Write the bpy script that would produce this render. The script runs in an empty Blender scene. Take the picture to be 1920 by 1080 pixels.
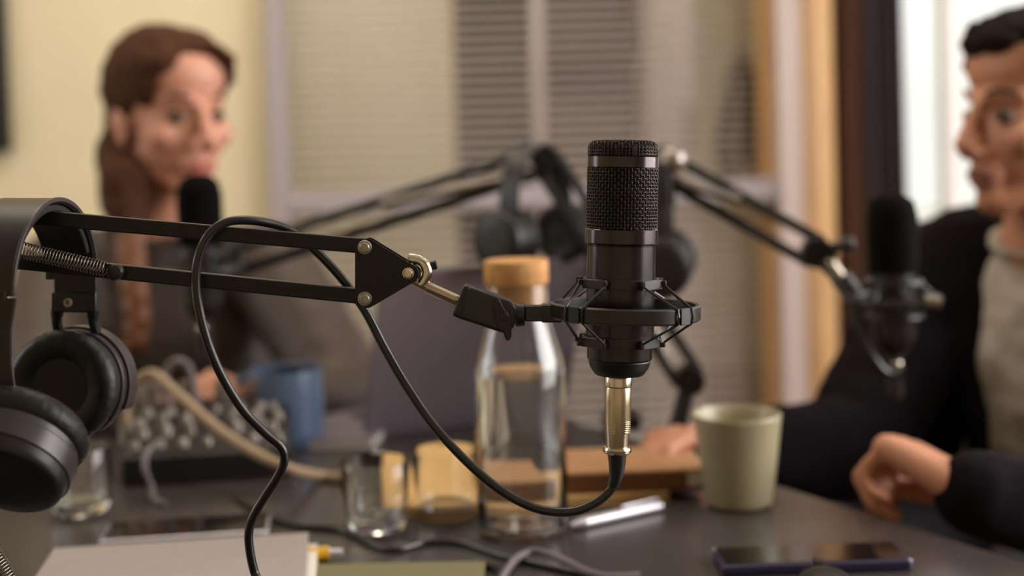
import bpy, bmesh, math, random
from math import sin, cos, pi, radians, sqrt, atan2
from mathutils import Vector, Matrix, Quaternion
random.seed(7)
SC = bpy.context.scene
COL = SC.collection

# ------------------------------------------------------------------ camera
FPX = 50.0 / 36.0 * 1920.0
PITCH, ROLL, SHIFT = radians(2.0), radians(1.6), -0.113
CAMZ = 1.11
TABLE_Z = 0.74
cam_d = bpy.data.cameras.new('camera')
cam = bpy.data.objects.new('camera', cam_d)
COL.objects.link(cam)
SC.camera = cam
cam_d.sensor_width = 36.0
cam_d.lens = 50.0
cam_d.shift_y = SHIFT
cam_d.clip_start = 0.05
CROT = Matrix.Rotation(radians(90) - PITCH, 3, 'X') @ Matrix.Rotation(-ROLL, 3, 'Z')
cam.matrix_world = Matrix.Translation((0, 0, CAMZ)) @ CROT.to_4x4()
cam_d.dof.use_dof = True
cam_d.dof.focus_distance = 0.915
cam_d.dof.aperture_fstop = 2.8
cam_d.dof.aperture_blades = 9

# ------------------------------------------------------------------ exposure, world, lights
SC.view_settings.view_transform = 'Standard'
SC.view_settings.look = 'None'
SC.view_settings.gamma = 1.0
SC.view_settings.exposure = 0.40
SC.cycles.use_denoising = True
SC.cycles.max_bounces = 14
SC.cycles.transparent_max_bounces = 16
SC.cycles.transmission_bounces = 12
SC.cycles.sample_clamp_indirect = 6.0
SC.cycles.caustics_reflective = False
W = bpy.data.worlds.new('overcast_sky')
SC.world = W
W.use_nodes = True
wn = W.node_tree.nodes
bg = wn['Background']
wtc = wn.new('ShaderNodeTexCoord')
wsep = wn.new('ShaderNodeSeparateXYZ')
wramp = wn.new('ShaderNodeValToRGB')
W.node_tree.links.new(wtc.outputs['Generated'], wsep.inputs[0])
W.node_tree.links.new(wsep.outputs['Z'], wramp.inputs['Fac'])
wramp.color_ramp.elements[0].color = (0.80, 0.80, 0.74, 1)
wramp.color_ramp.elements[0].position = 0.0
wramp.color_ramp.elements[1].color = (1.0, 0.96, 0.90, 1)
wramp.color_ramp.elements[1].position = 0.12
W.node_tree.links.new(wramp.outputs[0], bg.inputs['Color'])
bg.inputs['Strength'].default_value = 1.0

def area(name, loc, target, sx, sy, power, color):
    l = bpy.data.lights.new(name, 'AREA')
    l.shape = 'RECTANGLE'
    l.size, l.size_y = sx, sy
    l.energy = power
    l.color = color
    o = bpy.data.objects.new(name, l)
    COL.objects.link(o)
    o.location = loc
    d = Vector(target) - Vector(loc)
    o.rotation_euler = d.to_track_quat('-Z', 'Y').to_euler()
    return o

area('side_window_daylight', (2.26, 1.35, 1.55), (0.0, 1.75, 1.2), 2.2, 1.4, 72, (1.0, 0.95, 0.94))
portal = area('far_window_portal', (1.48, 3.45, 1.56), (1.48, 0.0, 1.56), 1.24, 1.48, 1, (1.0, 1.0, 1.0))
portal.data.cycles.is_portal = True
area('back_wall_fill', (-0.6, 2.0, 2.52), (-0.5, 2.9, 0.0), 1.2, 0.4, 11, (1.0, 0.86, 0.68))  # unseen fill added overhead to brighten the back wall
area('left_rim_light', (-2.22, 1.5, 1.6), (0.0, 1.2, 1.1), 0.7, 1.3, 7, (0.96, 0.96, 1.0))  # added off to the left for rim highlights on microphone and cable
area('top_edge_fill', (0.15, 1.75, 2.5), (0.1, 1.4, 0.0), 0.9, 0.12, 3, (1.0, 0.90, 0.80))  # added overhead for highlights on upper edges; no lamp is seen here
area('next_room_light', (-0.9, 3.9, 2.5), (-0.1, 5.2, 0.6), 1.4, 0.6, 52, (1.0, 0.94, 0.86))

# ------------------------------------------------------------------ pixel helpers (offline layout only)
def cdir(px, py):
    x = (px - 960) / FPX
    y = -(py - 540) / FPX + SHIFT * 1920 / FPX
    return Vector((x, y, -1.0))
def U(px, py, d):
    return Vector((0, 0, CAMZ)) + CROT @ (cdir(px, py) * d)
def T(px, py, z=TABLE_Z):
    r = CROT @ cdir(px, py)
    return Vector((0, 0, CAMZ)) + r * ((z - CAMZ) / r.z)
CR, CU, CF = CROT.col[0].copy(), CROT.col[1].copy(), -CROT.col[2].copy()

# ------------------------------------------------------------------ materials
def lin(c):
    if isinstance(c, str):
        c = [int(c[i:i + 2], 16) / 255 for i in (0, 2, 4)]
    return [x / 12.92 if x <= 0.04045 else ((x + 0.055) / 1.055) ** 2.4 for x in c]
def mat(name, color, rough=0.5, metal=0.0, spec=0.5, noise=0.06, nscale=60, bump=0.0, bscale=200, color2=None, **kw):
    m = bpy.data.materials.new(name)
    m.use_nodes = True
    nt = m.node_tree
    n, l = nt.nodes, nt.links
    p = n['Principled BSDF']
    c = lin(color)
    tc = n.new('ShaderNodeTexCoord')
    tx = n.new('ShaderNodeTexNoise')
    tx.inputs['Scale'].default_value = nscale
    tx.inputs['Detail'].default_value = 3
    l.new(tc.outputs['Object'], tx.inputs['Vector'])
    mx = n.new('ShaderNodeMix')
    mx.data_type = 'RGBA'
    c2 = lin(color2) if color2 else [min(1, x * (1 + noise * 2)) for x in c]
    c1 = c if color2 else [x * (1 - noise * 2) for x in c]
    mx.inputs['A'].default_value = (*c1, 1)
    mx.inputs['B'].default_value = (*c2, 1)
    l.new(tx.outputs['Fac'], mx.inputs['Factor'])
    l.new(mx.outputs['Result'], p.inputs['Base Color'])
    p.inputs['Roughness'].default_value = rough
    p.inputs['Metallic'].default_value = metal
    p.inputs['Specular IOR Level'].default_value = spec
    if bump:
        t2 = n.new('ShaderNodeTexNoise')
        t2.inputs['Scale'].default_value = bscale
        l.new(tc.outputs['Object'], t2.inputs['Vector'])
        b = n.new('ShaderNodeBump')
        b.inputs['Strength'].default_value = bump
        b.inputs['Distance'].default_value = 0.002
        l.new(t2.outputs['Fac'], b.inputs['Height'])
        l.new(b.outputs[0], p.inputs['Normal'])
    for k, v in kw.items():
        p.inputs[k.replace('_', ' ')].default_value = v
    return m
def glass(name, color=(1, 1, 1), ior=1.45, rough=0.0):
    m = bpy.data.materials.new(name)
    m.use_nodes = True
    nt = m.node_tree
    p = nt.nodes['Principled BSDF']
    tx = nt.nodes.new('ShaderNodeTexNoise')
    tx.inputs['Scale'].default_value = 8
    mr = nt.nodes.new('ShaderNodeMapRange')
    mr.inputs['To Min'].default_value = rough
    mr.inputs['To Max'].default_value = rough + 0.01
    nt.links.new(tx.outputs['Fac'], mr.inputs['Value'])
    nt.links.new(mr.outputs[0], p.inputs['Roughness'])
    p.inputs['Base Color'].default_value = (*color, 1)
    p.inputs['Transmission Weight'].default_value = 1
    p.inputs['IOR'].default_value = ior
    return m

M = dict(
    wall=mat('cream_wall_paint', 'dccfae', 0.75, nscale=6, noise=0.03, bump=0.05),
    ceiling=mat('white_ceiling_paint', 'e0dcd2', 0.9),
    floor=mat('brown_wood_floor', '6b4f3a', 0.5, nscale=9, noise=0.15),
    frame=mat('pale_grey_frame', 'a39a9c', 0.4, noise=0.03),
    framew=mat('white_frame_and_lit_post', 'dccbc6', 0.45, noise=0.02),
    slat=mat('beige_slat', 'a3958f', 0.45, noise=0.03),
    tan=mat('tan_wood_veneer', 'd8ab78', 0.5, nscale=14, noise=0.05),
    brown=mat('brown_wood_and_shade', '3c2415', 0.85, spec=0.15, nscale=14, noise=0.12),
    curtain=mat('aubergine_curtain_cloth', '2f2229', 0.9, noise=0.1, bump=0.2),
    pane=glass('window_pane_glass', (0.97, 0.98, 0.97), 1.02),
    glass=glass('clear_glass', (0.985, 0.995, 0.99), 1.46),
    water=glass('clear_water', (0.97, 0.99, 0.985), 1.33),
    table=mat('dark_table_laminate', '403a39', 0.25, spec=0.55, nscale=30, noise=0.1, bump=0.02),
    blackm=mat('black_powder_coat', '0e0b0a', 0.42, spec=0.35, noise=0.1, bump=0.08, bscale=900),
    micb=mat('black_satin_metal', '383335', 0.24, metal=0.85, spec=0.5, noise=0.05),
    micband=mat('dark_polished_band', '433c3d', 0.2, metal=0.9, noise=0.04),
    wire=mat('black_wire_mesh', '3d3635', 0.25, metal=0.8, noise=0.05),
    inner=mat('black_foam_lining', '0b0909', 0.9),
    chrome=mat('nickel_metal', 'c9bfae', 0.2, metal=1.0, noise=0.03),
    brass=mat('warm_nickel_metal', 'bfae98', 0.26, metal=1.0, noise=0.04),
    steel=mat('dull_steel', '9b948c', 0.35, metal=1.0, noise=0.04),
    springm=mat('dark_spring_steel', '8d8681', 0.2, metal=1.0, noise=0.04),
    rubber=mat('black_cable_rubber', '100c0c', 0.3, spec=0.6, noise=0.05),
    plastic=mat('black_matte_plastic', '110d0c', 0.42, noise=0.08),
    leather=mat('black_ear_pad_leather', '0d0a09', 0.48, spec=0.4, noise=0.1, bump=0.2, bscale=160),
    purplem=mat('dark_plum_plastic_edge', '332b2f', 0.35, noise=0.05),
    foam=mat('black_foam', '0b0809', 1.0, spec=0.1, noise=0.2, bump=0.6, bscale=400),
    cork=mat('cork', 'c08c54', 0.8, nscale=90, noise=0.18, bump=0.3),
    mugg=mat('sage_green_glaze', 'a0977a', 0.35, noise=0.04, nscale=20),
    mugin=mat('dark_drink', '5a4326', 0.2),
    mugb=mat('slate_blue_glaze', '556784', 0.3, noise=0.06, nscale=20),
    laptop=mat('mauve_grey_aluminium', '80757f', 0.42, metal=0.3, noise=0.03),
    keys=mat('dark_keyboard', '2a2528', 0.5),
    kraft=mat('kraft_card', 'cda468', 0.7, noise=0.05),
    leatherb=mat('tan_leather_cover', 'a97d56', 0.5, noise=0.08, bump=0.1),
    leatherd=mat('brown_leather_edge', '6b3f20', 0.6, noise=0.08),
    paper=mat('white_paper', 'ddd5cb', 0.8),
    greybook=mat('grey_book_cloth', '9a908b', 0.75, noise=0.04),
    greenbook=mat('olive_book_cloth', '706b48', 0.75, noise=0.05),
    yellow=mat('yellow_plastic', 'd6a51e', 0.4),
    silver=mat('silver_metal', 'c4c1c8', 0.25, metal=0.5, noise=0.02),
    screen=mat('black_screen_glass', '0c0b0d', 0.08, spec=0.7),
    phonec=mat('navy_phone_case', '2b2744', 0.3, noise=0.03),
    beige=mat('beige_cable_rubber', '9b8569', 0.6, noise=0.06),
    greyc=mat('grey_cable_rubber_and_sheen', '6c6265', 0.35, noise=0.05),
    knobl=mat('pale_grey_knob', 'a79d97', 0.4),
    skinw=mat('fair_skin', 'c98f76', 0.5, nscale=18, noise=0.05, Subsurface_Weight=0.08, Subsurface_Scale=0.01),
    skinm=mat('ruddy_skin', 'bd8468', 0.5, nscale=18, noise=0.06, Subsurface_Weight=0.08, Subsurface_Scale=0.01),
    lips=mat('lip_skin', 'b5655c', 0.45),
    lipsm=mat('ruddy_lip_skin', '8a5245', 0.5),
    eyew=mat('shaded_eye_white', '6d5c52', 0.2),  # darkened: the eye socket's shade is put into the colour
    iris=mat('dark_iris', '2b1d17', 0.15),
    brow=mat('brow_hair', '4a2f20', 0.8),
    hairw=mat('auburn_hair', '5a3a27', 0.85, spec=0.15, nscale=120, noise=0.3, bump=0.5, bscale=150, color2='2b170d'),
    hairm=mat('dark_brown_hair', '1f1410', 0.85, spec=0.15, nscale=120, noise=0.3, bump=0.8, bscale=120),
    jacketw=mat('dark_brown_blouse_cloth', '463831', 0.6, nscale=12, noise=0.15, bump=0.1, bscale=60),
    navy=mat('navy_wool_cloth', '110b10', 1.0, spec=0.15, noise=0.15, bump=0.3, bscale=120),
    shirt=mat('grey_linen_cloth', 'b3aaa0', 0.85, noise=0.08, bump=0.4, bscale=90),
    trousers=mat('dark_trouser_cloth', '29242a', 0.9),
    green=mat('garden_leaves', '8fa46c', 0.8, nscale=5, noise=0.3),
    coat=mat('charcoal_coat_cloth', '3a3230', 0.9),
    mount=mat('black_mount_plastic', '1b1716', 0.36, spec=0.5, noise=0.05),
    winf=mat('window_white_paint', 'e6e3e0', 0.45, noise=0.02),
    mauve=mat('lilac_grey_paint', 'cdc2c4', 0.6),
    nextwall=mat('next_room_cream_paint', 'cfc4a8', 0.8),
    dull=mat('dull_shelf_interior', '4a3a34', 0.8),
)

# ------------------------------------------------------------------ mesh builder
class MB:
    def __init__(s):
        s.bm = bmesh.new()
    def grid(s, rows, closed_u=True, cap0=False, cap1=False):
        vs = [[s.bm.verts.new(p) for p in r] for r in rows]
        n = len(rows[0])
        for a, b in zip(vs[:-1], vs[1:]):
            for i in range(n if closed_u else n - 1):
                j = (i + 1) % n
                try: s.bm.faces.new((a[i], a[j], b[j], b[i]))
                except ValueError: pass
        if cap0: s.bm.faces.new(vs[0][::-1])
        if cap1: s.bm.faces.new(vs[-1])
        return s
    def box(s, c, size, rot=None):
        c = Vector(c); R = rot if rot else Matrix.Identity(3)
        hx, hy, hz = size[0] / 2, size[1] / 2, size[2] / 2
        v = [s.bm.verts.new(c + R @ Vector((x, y, z))) for x in (-hx, hx) for y in (-hy, hy) for z in (-hz, hz)]
        for f in ((0, 1, 3, 2), (4, 6, 7, 5), (0, 4, 5, 1), (2, 3, 7, 6), (0, 2, 6, 4), (1, 5, 7, 3)):
            s.bm.faces.new([v[i] for i in f])
        return s
    def frame_of(s, d):
        d = d.normalized()
        a = Vector((0, 0, 1)) if abs(d.z) < 0.9 else Vector((1, 0, 0))
        x = d.cross(a).normalized(); y = x.cross(d).normalized()
        return x, y
    def cyl(s, p0, p1, r0, r1=None, n=24, caps=True):
        p0, p1 = Vector(p0), Vector(p1)
        r1 = r0 if r1 is None else r1
        x, y = s.frame_of(p1 - p0)
        rows = [[p + x * (r * cos(2 * pi * i / n)) + y * (r * sin(2 * pi * i / n)) for i in range(n)] for p, r in ((p0, r0), (p1, r1))]
        return s.grid(rows, True, caps, caps)
    def tube(s, pts, r, n=10, closed=False, caps=True):
        pts = [Vector(p) for p in pts]
        rr = r if isinstance(r, (list, tuple)) else [r] * len(pts)
        rows = []
        N = len(pts)
        x = None
        for i, p in enumerate(pts):
            if closed: d = pts[(i + 1) % N] - pts[i - 1]
            else: d = pts[min(i + 1, N - 1)] - pts[max(i - 1, 0)]
            d = d.normalized() if d.length > 1e-9 else Vector((0, 0, 1))
            if x is None:
                x, y = s.frame_of(d)
            x = (x - d * x.dot(d)).normalized(); y = d.cross(x)
            rows.append([p + x * (rr[i] * cos(2 * pi * k / n)) + y * (rr[i] * sin(2 * pi * k / n)) for k in range(n)])
        if closed:
            rows.append(rows[0])
            return s.grid(rows, True)
        return s.grid(rows, True, caps, caps)
    def lathe(s, prof, o=(0, 0, 0), ax=(0, 0, 1), n=48, cap0=True, cap1=True):
        o = Vector(o); ax = Vector(ax).normalized()
        x, y = s.frame_of(ax)
        rows = [[o + ax * z + x * (r * cos(2 * pi * i / n)) + y * (r * sin(2 * pi * i / n)) for i in range(n)] for r, z in prof]
        return s.grid(rows, True, cap0, cap1)
    def ell(s, c, r, rot=None, nu=20, nv=12):
        c = Vector(c); R = rot if rot else Matrix.Identity(3)
        if not isinstance(r, (tuple, list)): r = (r, r, r)
        rows = []
        for j in range(1, nv):
            t = pi * j / nv
            rows.append([c + R @ Vector((r[0] * sin(t) * cos(2 * pi * i / nu), r[1] * sin(t) * sin(2 * pi * i / nu), r[2] * cos(t))) for i in range(nu)])
        return s.grid(rows, True, True, True)
    def prism(s, outline, M4, h0, h1):
        """outline 2D points in the x,z plane of M4, extruded along its y."""
        a = [s.bm.verts.new(M4 @ Vector((x, h0, z))) for x, z in outline]
        b = [s.bm.verts.new(M4 @ Vector((x, h1, z))) for x, z in outline]
        n = len(a)
        s.bm.faces.new(a); s.bm.faces.new(b[::-1])
        for i in range(n):
            j = (i + 1) % n
            s.bm.faces.new((a[j], a[i], b[i], b[j]))
        return s
    def build(s, name, m, parent=None, bevel=0, smooth=35, seg=2, subsurf=0):
        bmesh.ops.recalc_face_normals(s.bm, faces=s.bm.faces)
        me = bpy.data.meshes.new(name)
        s.bm.to_mesh(me); s.bm.free()
        me.materials.append(m)
        o = bpy.data.objects.new(name, me)
        COL.objects.link(o)
        if parent: o.parent = parent
        for p in me.polygons: p.use_smooth = True
        me.set_sharp_from_angle(angle=radians(smooth))
        if bevel:
            b = o.modifiers.new('bevel', 'BEVEL')
            b.width = bevel; b.segments = seg; b.limit_method = 'ANGLE'; b.angle_limit = radians(40)
        if subsurf:
            b = o.modifiers.new('subdivision', 'SUBSURF')
            b.levels = b.render_levels = subsurf
        return o

def spline(pts, k=8):
    pts = [Vector(p) for p in pts]
    out = []
    for i in range(len(pts) - 1):
        p0 = pts[max(i - 1, 0)]; p1 = pts[i]; p2 = pts[i + 1]; p3 = pts[min(i + 2, len(pts) - 1)]
        for j in range(k):
            t = j / k
            out.append(0.5 * ((2 * p1) + (p2 - p0) * t + (2 * p0 - 5 * p1 + 4 * p2 - p3) * t * t + (3 * p1 - p0 - 3 * p2 + p3) * t ** 3))
    out.append(pts[-1])
    return out
def empty(name, loc, label, cat, group=None, rot=None):
    o = bpy.data.objects.new(name, None)
    COL.objects.link(o)
    o.empty_display_size = 0.05
    mtx = Matrix.Translation(loc)
    if rot is not None: mtx = mtx @ rot.to_4x4()
    o.matrix_world = mtx
    return tag(o, label, cat, group)
def tag(o, label=None, cat=None, group=None, kind=None):
    if label: o['label'] = label
    if cat: o['category'] = cat
    if group: o['group'] = group
    if kind: o['kind'] = kind
    return o
def struct(mb, name, m, label=None, **k):
    o = mb.build(name, m, **k)
    return tag(o, label, kind='structure')
class Fr:
    """A frame standing at one place, its x to the right, y away, z up, in metres; p() places a point given in
    units of that distance's pixel."""
    def __init__(s, px, py, d):
        s.px, s.py, s.s, s.d = px, py, d / FPX, d
        s.loc = U(px, py, d)
        s.rot = Matrix((CR, CF, CU)).transposed()
        s.inv = s.rot.transposed()
    def p(s, X, Y, dy=0.0):
        return Vector(((X - s.px) * s.s, dy, (s.py - Y) * s.s))
    def root(s, name, label, cat, group=None):
        return empty(name, s.loc, label, cat, group, s.rot)
    def loc_of(s, w):
        return s.inv @ (Vector(w) - s.loc)
def remesh(mb, name, m, parent=None, voxel=0.004, smooth=6, disp=0.0, dscale=0.05):
    me = bpy.data.meshes.new('tmp')
    bmesh.ops.triangulate(mb.bm, faces=[f for f in mb.bm.faces if len(f.verts) > 4])
    bmesh.ops.recalc_face_normals(mb.bm, faces=mb.bm.faces)
    mb.bm.to_mesh(me); mb.bm.free()
    o = bpy.data.objects.new('tmp', me)
    COL.objects.link(o)
    r = o.modifiers.new('r', 'REMESH'); r.mode = 'VOXEL'; r.voxel_size = voxel; r.use_smooth_shade = True
    k = o.modifiers.new('s', 'SMOOTH'); k.factor = 0.5; k.iterations = smooth
    if disp:
        tx = bpy.data.textures.new('folds', 'CLOUDS'); tx.noise_scale = dscale
        dm = o.modifiers.new('d', 'DISPLACE'); dm.texture = tx; dm.strength = disp; dm.mid_level = 0.5
    dg = bpy.context.evaluated_depsgraph_get()
    dg.update()
    me2 = bpy.data.meshes.new_from_object(o.evaluated_get(dg), depsgraph=dg)
    bpy.data.objects.remove(o); bpy.data.meshes.remove(me)
    me2.name = name
    me2.materials.clear(); me2.materials.append(m)
    o2 = bpy.data.objects.new(name, me2)
    COL.objects.link(o2)
    for p in me2.polygons: p.use_smooth = True
    if parent: o2.parent = parent
    return o2
def copy_tree(o, parent=None):
    c = o.copy(); COL.objects.link(c)
    if parent:
        c.parent = parent
    for ch in list(o.children): copy_tree(ch, c)
    return c
# ================================================================== SETTING
def zat(px, py, y):
    r = CROT @ cdir(px, py); return CAMZ + r.z * (y / r.y)
def xat(px, py, y):
    r = CROT @ cdir(px, py); return r.x * (y / r.y)
YB = 3.10      # face of the back wall
YW = 3.32
XL, XR, YF, ZC = -2.3, 2.3, -1.6, 2.6
mb = MB().box(((XL + XR) / 2, (YF + YW + 0.1) / 2, -0.05), (XR - XL + 0.4, YW - YF + 0.3, 0.1)).box(((XL + 1.15) / 2, (YW + 6.4) / 2 + 0.08, -0.05), (1.35 - XL, 6.4 - YW - 0.2, 0.1))
struct(mb, 'floor', M['floor'])
mb = MB().box(((XL + XR) / 2, (YF + YW + 0.1) / 2, ZC + 0.05), (XR - XL + 0.4, YW - YF + 0.3, 0.1)).box(((XL + 1.15) / 2, (YW + 6.4) / 2 + 0.08, ZC + 0.05), (1.35 - XL, 6.4 - YW - 0.2, 0.1))
struct(mb, 'ceiling', M['ceiling'])
PX0, PX1 = -0.523, 0.628        # glazed partition opening
PZ0, PZ1 = 0.25, 2.35
mb = MB().box(((XL - 0.1 + PX0) / 2, YB + 0.06, ZC / 2), (PX0 - XL + 0.1, 0.12, ZC))
mb.box(((PX0 + PX1) / 2, YB + 0.06, PZ0 / 2), (PX1 - PX0, 0.12, PZ0))
mb.box(((PX0 + PX1) / 2, YB + 0.06, (PZ1 + ZC) / 2), (PX1 - PX0, 0.12, ZC - PZ1))
struct(mb, 'wall_back', M['wall'])
WX0, WX1, WZ0, WZ1 = 0.86, 2.1, 0.815, 2.3    # far window

mb = MB().box((1.5, YW + 0.05, WZ0 / 2), (1.7, 0.1, WZ0)).box((1.5, YW + 0.05, (WZ1 + ZC) / 2), (1.7, 0.1, ZC - WZ1))
mb.box((WX1 + 0.13, YW + 0.05, (WZ0 + WZ1) / 2), (0.25, 0.1, WZ1 - WZ0)).box((0.745, YW + 0.05, (WZ0 + WZ1) / 2), (0.23, 0.1, WZ1 - WZ0))
struct(mb, 'wall_far', M['wall'])
LY0, LY1 = 1.1, 1.9  # opening for the added left window
mb = MB().box((XL - 0.05, (YF + LY0) / 2, ZC / 2), (0.1, LY0 - YF, ZC)).box((XL - 0.05, (LY1 + 6.3) / 2, ZC / 2), (0.1, 6.3 - LY1, ZC))
mb.box((XL - 0.05, (LY0 + LY1) / 2, 0.45), (0.1, LY1 - LY0, 0.9)).box((XL - 0.05, (LY0 + LY1) / 2, (2.3 + ZC) / 2), (0.1, LY1 - LY0, ZC - 2.3))
struct(mb, 'wall_left', M['wall'])
struct(MB().box(((XL + XR) / 2, YF - 0.05, ZC / 2), (XR - XL + 0.2, 0.1, ZC)), 'wall_front', M['wall'])
# right wall with its long window
SY0, SY1, SZ0, SZ1 = 0.15, 2.55, 0.8, 2.3
mb = MB().box((XR + 0.05, (YF + SY0) / 2, ZC / 2), (0.1, SY0 - YF, ZC)).box((XR + 0.05, (SY1 + YW + 0.1) / 2, ZC / 2), (0.1, YW + 0.1 - SY1, ZC))
mb.box((XR + 0.05, (SY0 + SY1) / 2, SZ0 / 2), (0.1, SY1 - SY0, SZ0)).box((XR + 0.05, (SY0 + SY1) / 2, (SZ1 + ZC) / 2), (0.1, SY1 - SY0, ZC - SZ1))
struct(mb, 'wall_right', M['wall'])
def window(name, c, wdt, h, axis, mull):
    f = MB()
    def b(u, z, su, sz, t=0.06):
        if axis == 'x': f.box((c[0] + u, c[1], c[2] + z), (su, t, sz))
        else: f.box((c[0], c[1] + u, c[2] + z), (t, su, sz))
    b(-wdt / 2 + 0.025, 0, 0.05, h); b(wdt / 2 - 0.025, 0, 0.05, h)
    b(0, -h / 2 + 0.025, wdt - 0.1, 0.05); b(0, h / 2 - 0.025, wdt - 0.1, 0.05)
    for u in mull: b(u, 0, 0.045, h - 0.1, 0.055)
    o = struct(f, name, M['winf'], bevel=0.004)
    g = MB()
    if axis == 'x': g.box(c, (wdt - 0.1, 0.006, h - 0.1))
    else: g.box(c, (0.006, wdt - 0.1, h - 0.1))
    g.build('window_pane', M['pane'], o)
    return o
window('window_1', ((WX0 + WX1) / 2, YW + 0.04, (WZ0 + WZ1) / 2), WX1 - WX0, WZ1 - WZ0, 'x', (xat(1782, 200, YW + 0.04) - (WX0 + WX1) / 2, 0.25))
window('window_2', (XR + 0.05, (SY0 + SY1) / 2, (SZ0 + SZ1) / 2), SY1 - SY0, SZ1 - SZ0, 'y', (-0.4, 0.4))
struct(MB().box(((WX0 + WX1) / 2, YW - 0.03, WZ0 - 0.012), (WX1 - WX0 + 0.1, 0.1, 0.024)), 'trim_1', M['framew'], bevel=0.004)
window('rim_light_window', (XL - 0.05, (LY0 + LY1) / 2, 1.6), LY1 - LY0, 1.4, 'y', ())  # unseen window, added to carry the left rim light
# rounded tan pillar between the partition and the window
prof = [(PX1, YB - 0.02), (PX1 + 0.02, YB - 0.02)]
for i in range(1, 11):
    a = pi / 2 * i / 10
    prof.append((PX1 + 0.02 + 0.075 * sin(a), YB - 0.02 + 0.12 * (1 - cos(a))))
prof += [(PX1 + 0.095, YW), (PX1, YW)]
mb = MB()
mb.grid([[Vector((x, y, z)) for x, y in prof] for z in (0, ZC)], True, True, True)
struct(mb, 'trim_2', M['tan'])
mb = MB().box((PX1 + 0.122, YB + 0.12, ZC / 2), (0.052, 0.2, ZC))  # dark strip painting the pillar's shade next to the curtain
struct(mb, 'trim_shade_strip', M['brown'], bevel=0.006)
# partition frame, glass
f = MB()
RZ = (zat(560, 382, YB) + zat(1350, 353, YB)) / 2
f.box((PX0 + 0.018, YB - 0.005, (PZ0 + PZ1) / 2), (0.036, 0.07, PZ1 - PZ0))
f.box(((PX0 + PX1) / 2, YB - 0.005, RZ), (PX1 - PX0 - 0.07, 0.06, 0.046))
f.box(((PX0 + PX1) / 2, YB - 0.005, PZ0 + 0.02), (PX1 - PX0 - 0.07, 0.06, 0.04))
f.box(((PX0 + PX1) / 2, YB - 0.005, PZ1 - 0.02), (PX1 - PX0 - 0.07, 0.06, 0.04))
part = struct(f, 'window_3', M['frame'], bevel=0.003)
MB().box((PX1 - 0.026, YB - 0.01, (PZ0 + PZ1) / 2), (0.05, 0.08, PZ1 - PZ0)).build('side_post', M['framew'], part, bevel=0.003)  # same frame metal; light falling on this post is painted as a whiter colour
MB().box(((PX0 + PX1) / 2, YB + 0.01, (PZ0 + PZ1) / 2), (PX1 - PX0 - 0.09, 0.006, PZ1 - PZ0 - 0.08)).build('window_pane', M['pane'], part)
# blind behind the glass
YS = YB + 0.055
bl = empty('venetian_blind', (0.05, YS, PZ0 + 0.05), 'beige venetian blind of narrow slats hanging behind the glass partition', 'blind')
s_ = MB()
z = 0.0
R = Matrix.Rotation(radians(23), 3, 'X')
while z < PZ1 - PZ0 - 0.13:
    w = 0.025
    rows = []
    for x in (-0.56 + 0.02, 0.55):
        rows.append([Vector((x, 0, z)) + R @ Vector((0, w * t, 0.0022 * (1 - (2 * t) ** 2))) for t in (-0.5, -0.25, 0, 0.25, 0.5)])
    s_.grid(rows, False)
    z += 0.0229
so = s_.build('slats', M['slat'], bl, smooth=60)
sm = so.modifiers.new('thick', 'SOLIDIFY'); sm.thickness = 0.0004
MB().box((0.0, 0, PZ1 - PZ0 - 0.09), (1.08, 0.03, 0.04)).build('head_rail', M['framew'], bl, bevel=0.003)
MB().box((0.0, 0, -0.02), (1.08, 0.024, 0.012)).build('bottom_rail', M['framew'], bl, bevel=0.003)
c = MB()
for x in (-0.45, 0.0, 0.45):
    c.cyl((x, -0.014, -0.02), (x, -0.014, PZ1 - PZ0 - 0.1), 0.0008, n=6)
c.build('ladder_cord', M['framew'], bl)
# next room
YN = 6.2
struct(MB().box(((XL + 1.15) / 2, YN + 0.05, ZC / 2), (1.15 - XL, 0.1, ZC)), 'wall_next_room', M['nextwall'])
mb = MB(); mb.grid([[Vector((x, y, z)) for x, y in ((0.72, YW + 0.1), (1.12, YN), (1.2, YN), (0.8, YW + 0.1))] for z in (0, ZC)], True, True, True)
struct(mb, 'wall_next_room_side', M['nextwall'])
def shelf_case():
    x0, x1, y0, y1, h = -0.17, 0.385, 4.35, 4.7, 2.2
    r = empty('bookcase', ((x0 + x1) / 2, (y0 + y1) / 2, 0), 'tall brown wooden bookcase standing beyond the blind', 'bookcase')
    w = x1 - x0
    f = MB().box((-w / 2 + 0.01, 0, h / 2), (0.02, y1 - y0, h)).box((w / 2 - 0.01, 0, h / 2), (0.02, y1 - y0, h)).box((0, (y1 - y0) / 2 - 0.005, h / 2), (w - 0.04, 0.01, h))
    f.build('carcass', M['brown'], r)
    for k in range(6):
        MB().box((0, -0.005, 0.05 + k * 0.42), (w - 0.04, y1 - y0 - 0.02, 0.02)).build('shelf', M['brown'], r)
    return r
shelf_case()
def bx_thing(name, label, cat, c, size, m, bevel=0.004, group=None):
    o = empty(name, (c[0], c[1], c[2] - size[2] / 2), label, cat, group)
    MB().box((0, 0, size[2] / 2), size).build('body', m, o, bevel=bevel)
    return o
cb = empty('storage_cabinet', (0.485, 4.6, 0), 'tall lilac grey cabinet beside the bookcase beyond the blind', 'cabinet')
MB().box((0, 0, 1.1), (0.19, 0.4, 2.2)).build('carcass', M['mauve'], cb, bevel=0.004)
MB().box((0, -0.205, 1.1), (0.17, 0.012, 2.1)).build('door', M['mauve'], cb, bevel=0.003)
MB().cyl((0.065, -0.22, 1.0), (0.065, -0.22, 1.15), 0.006).build('handle', M['steel'], cb)
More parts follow.
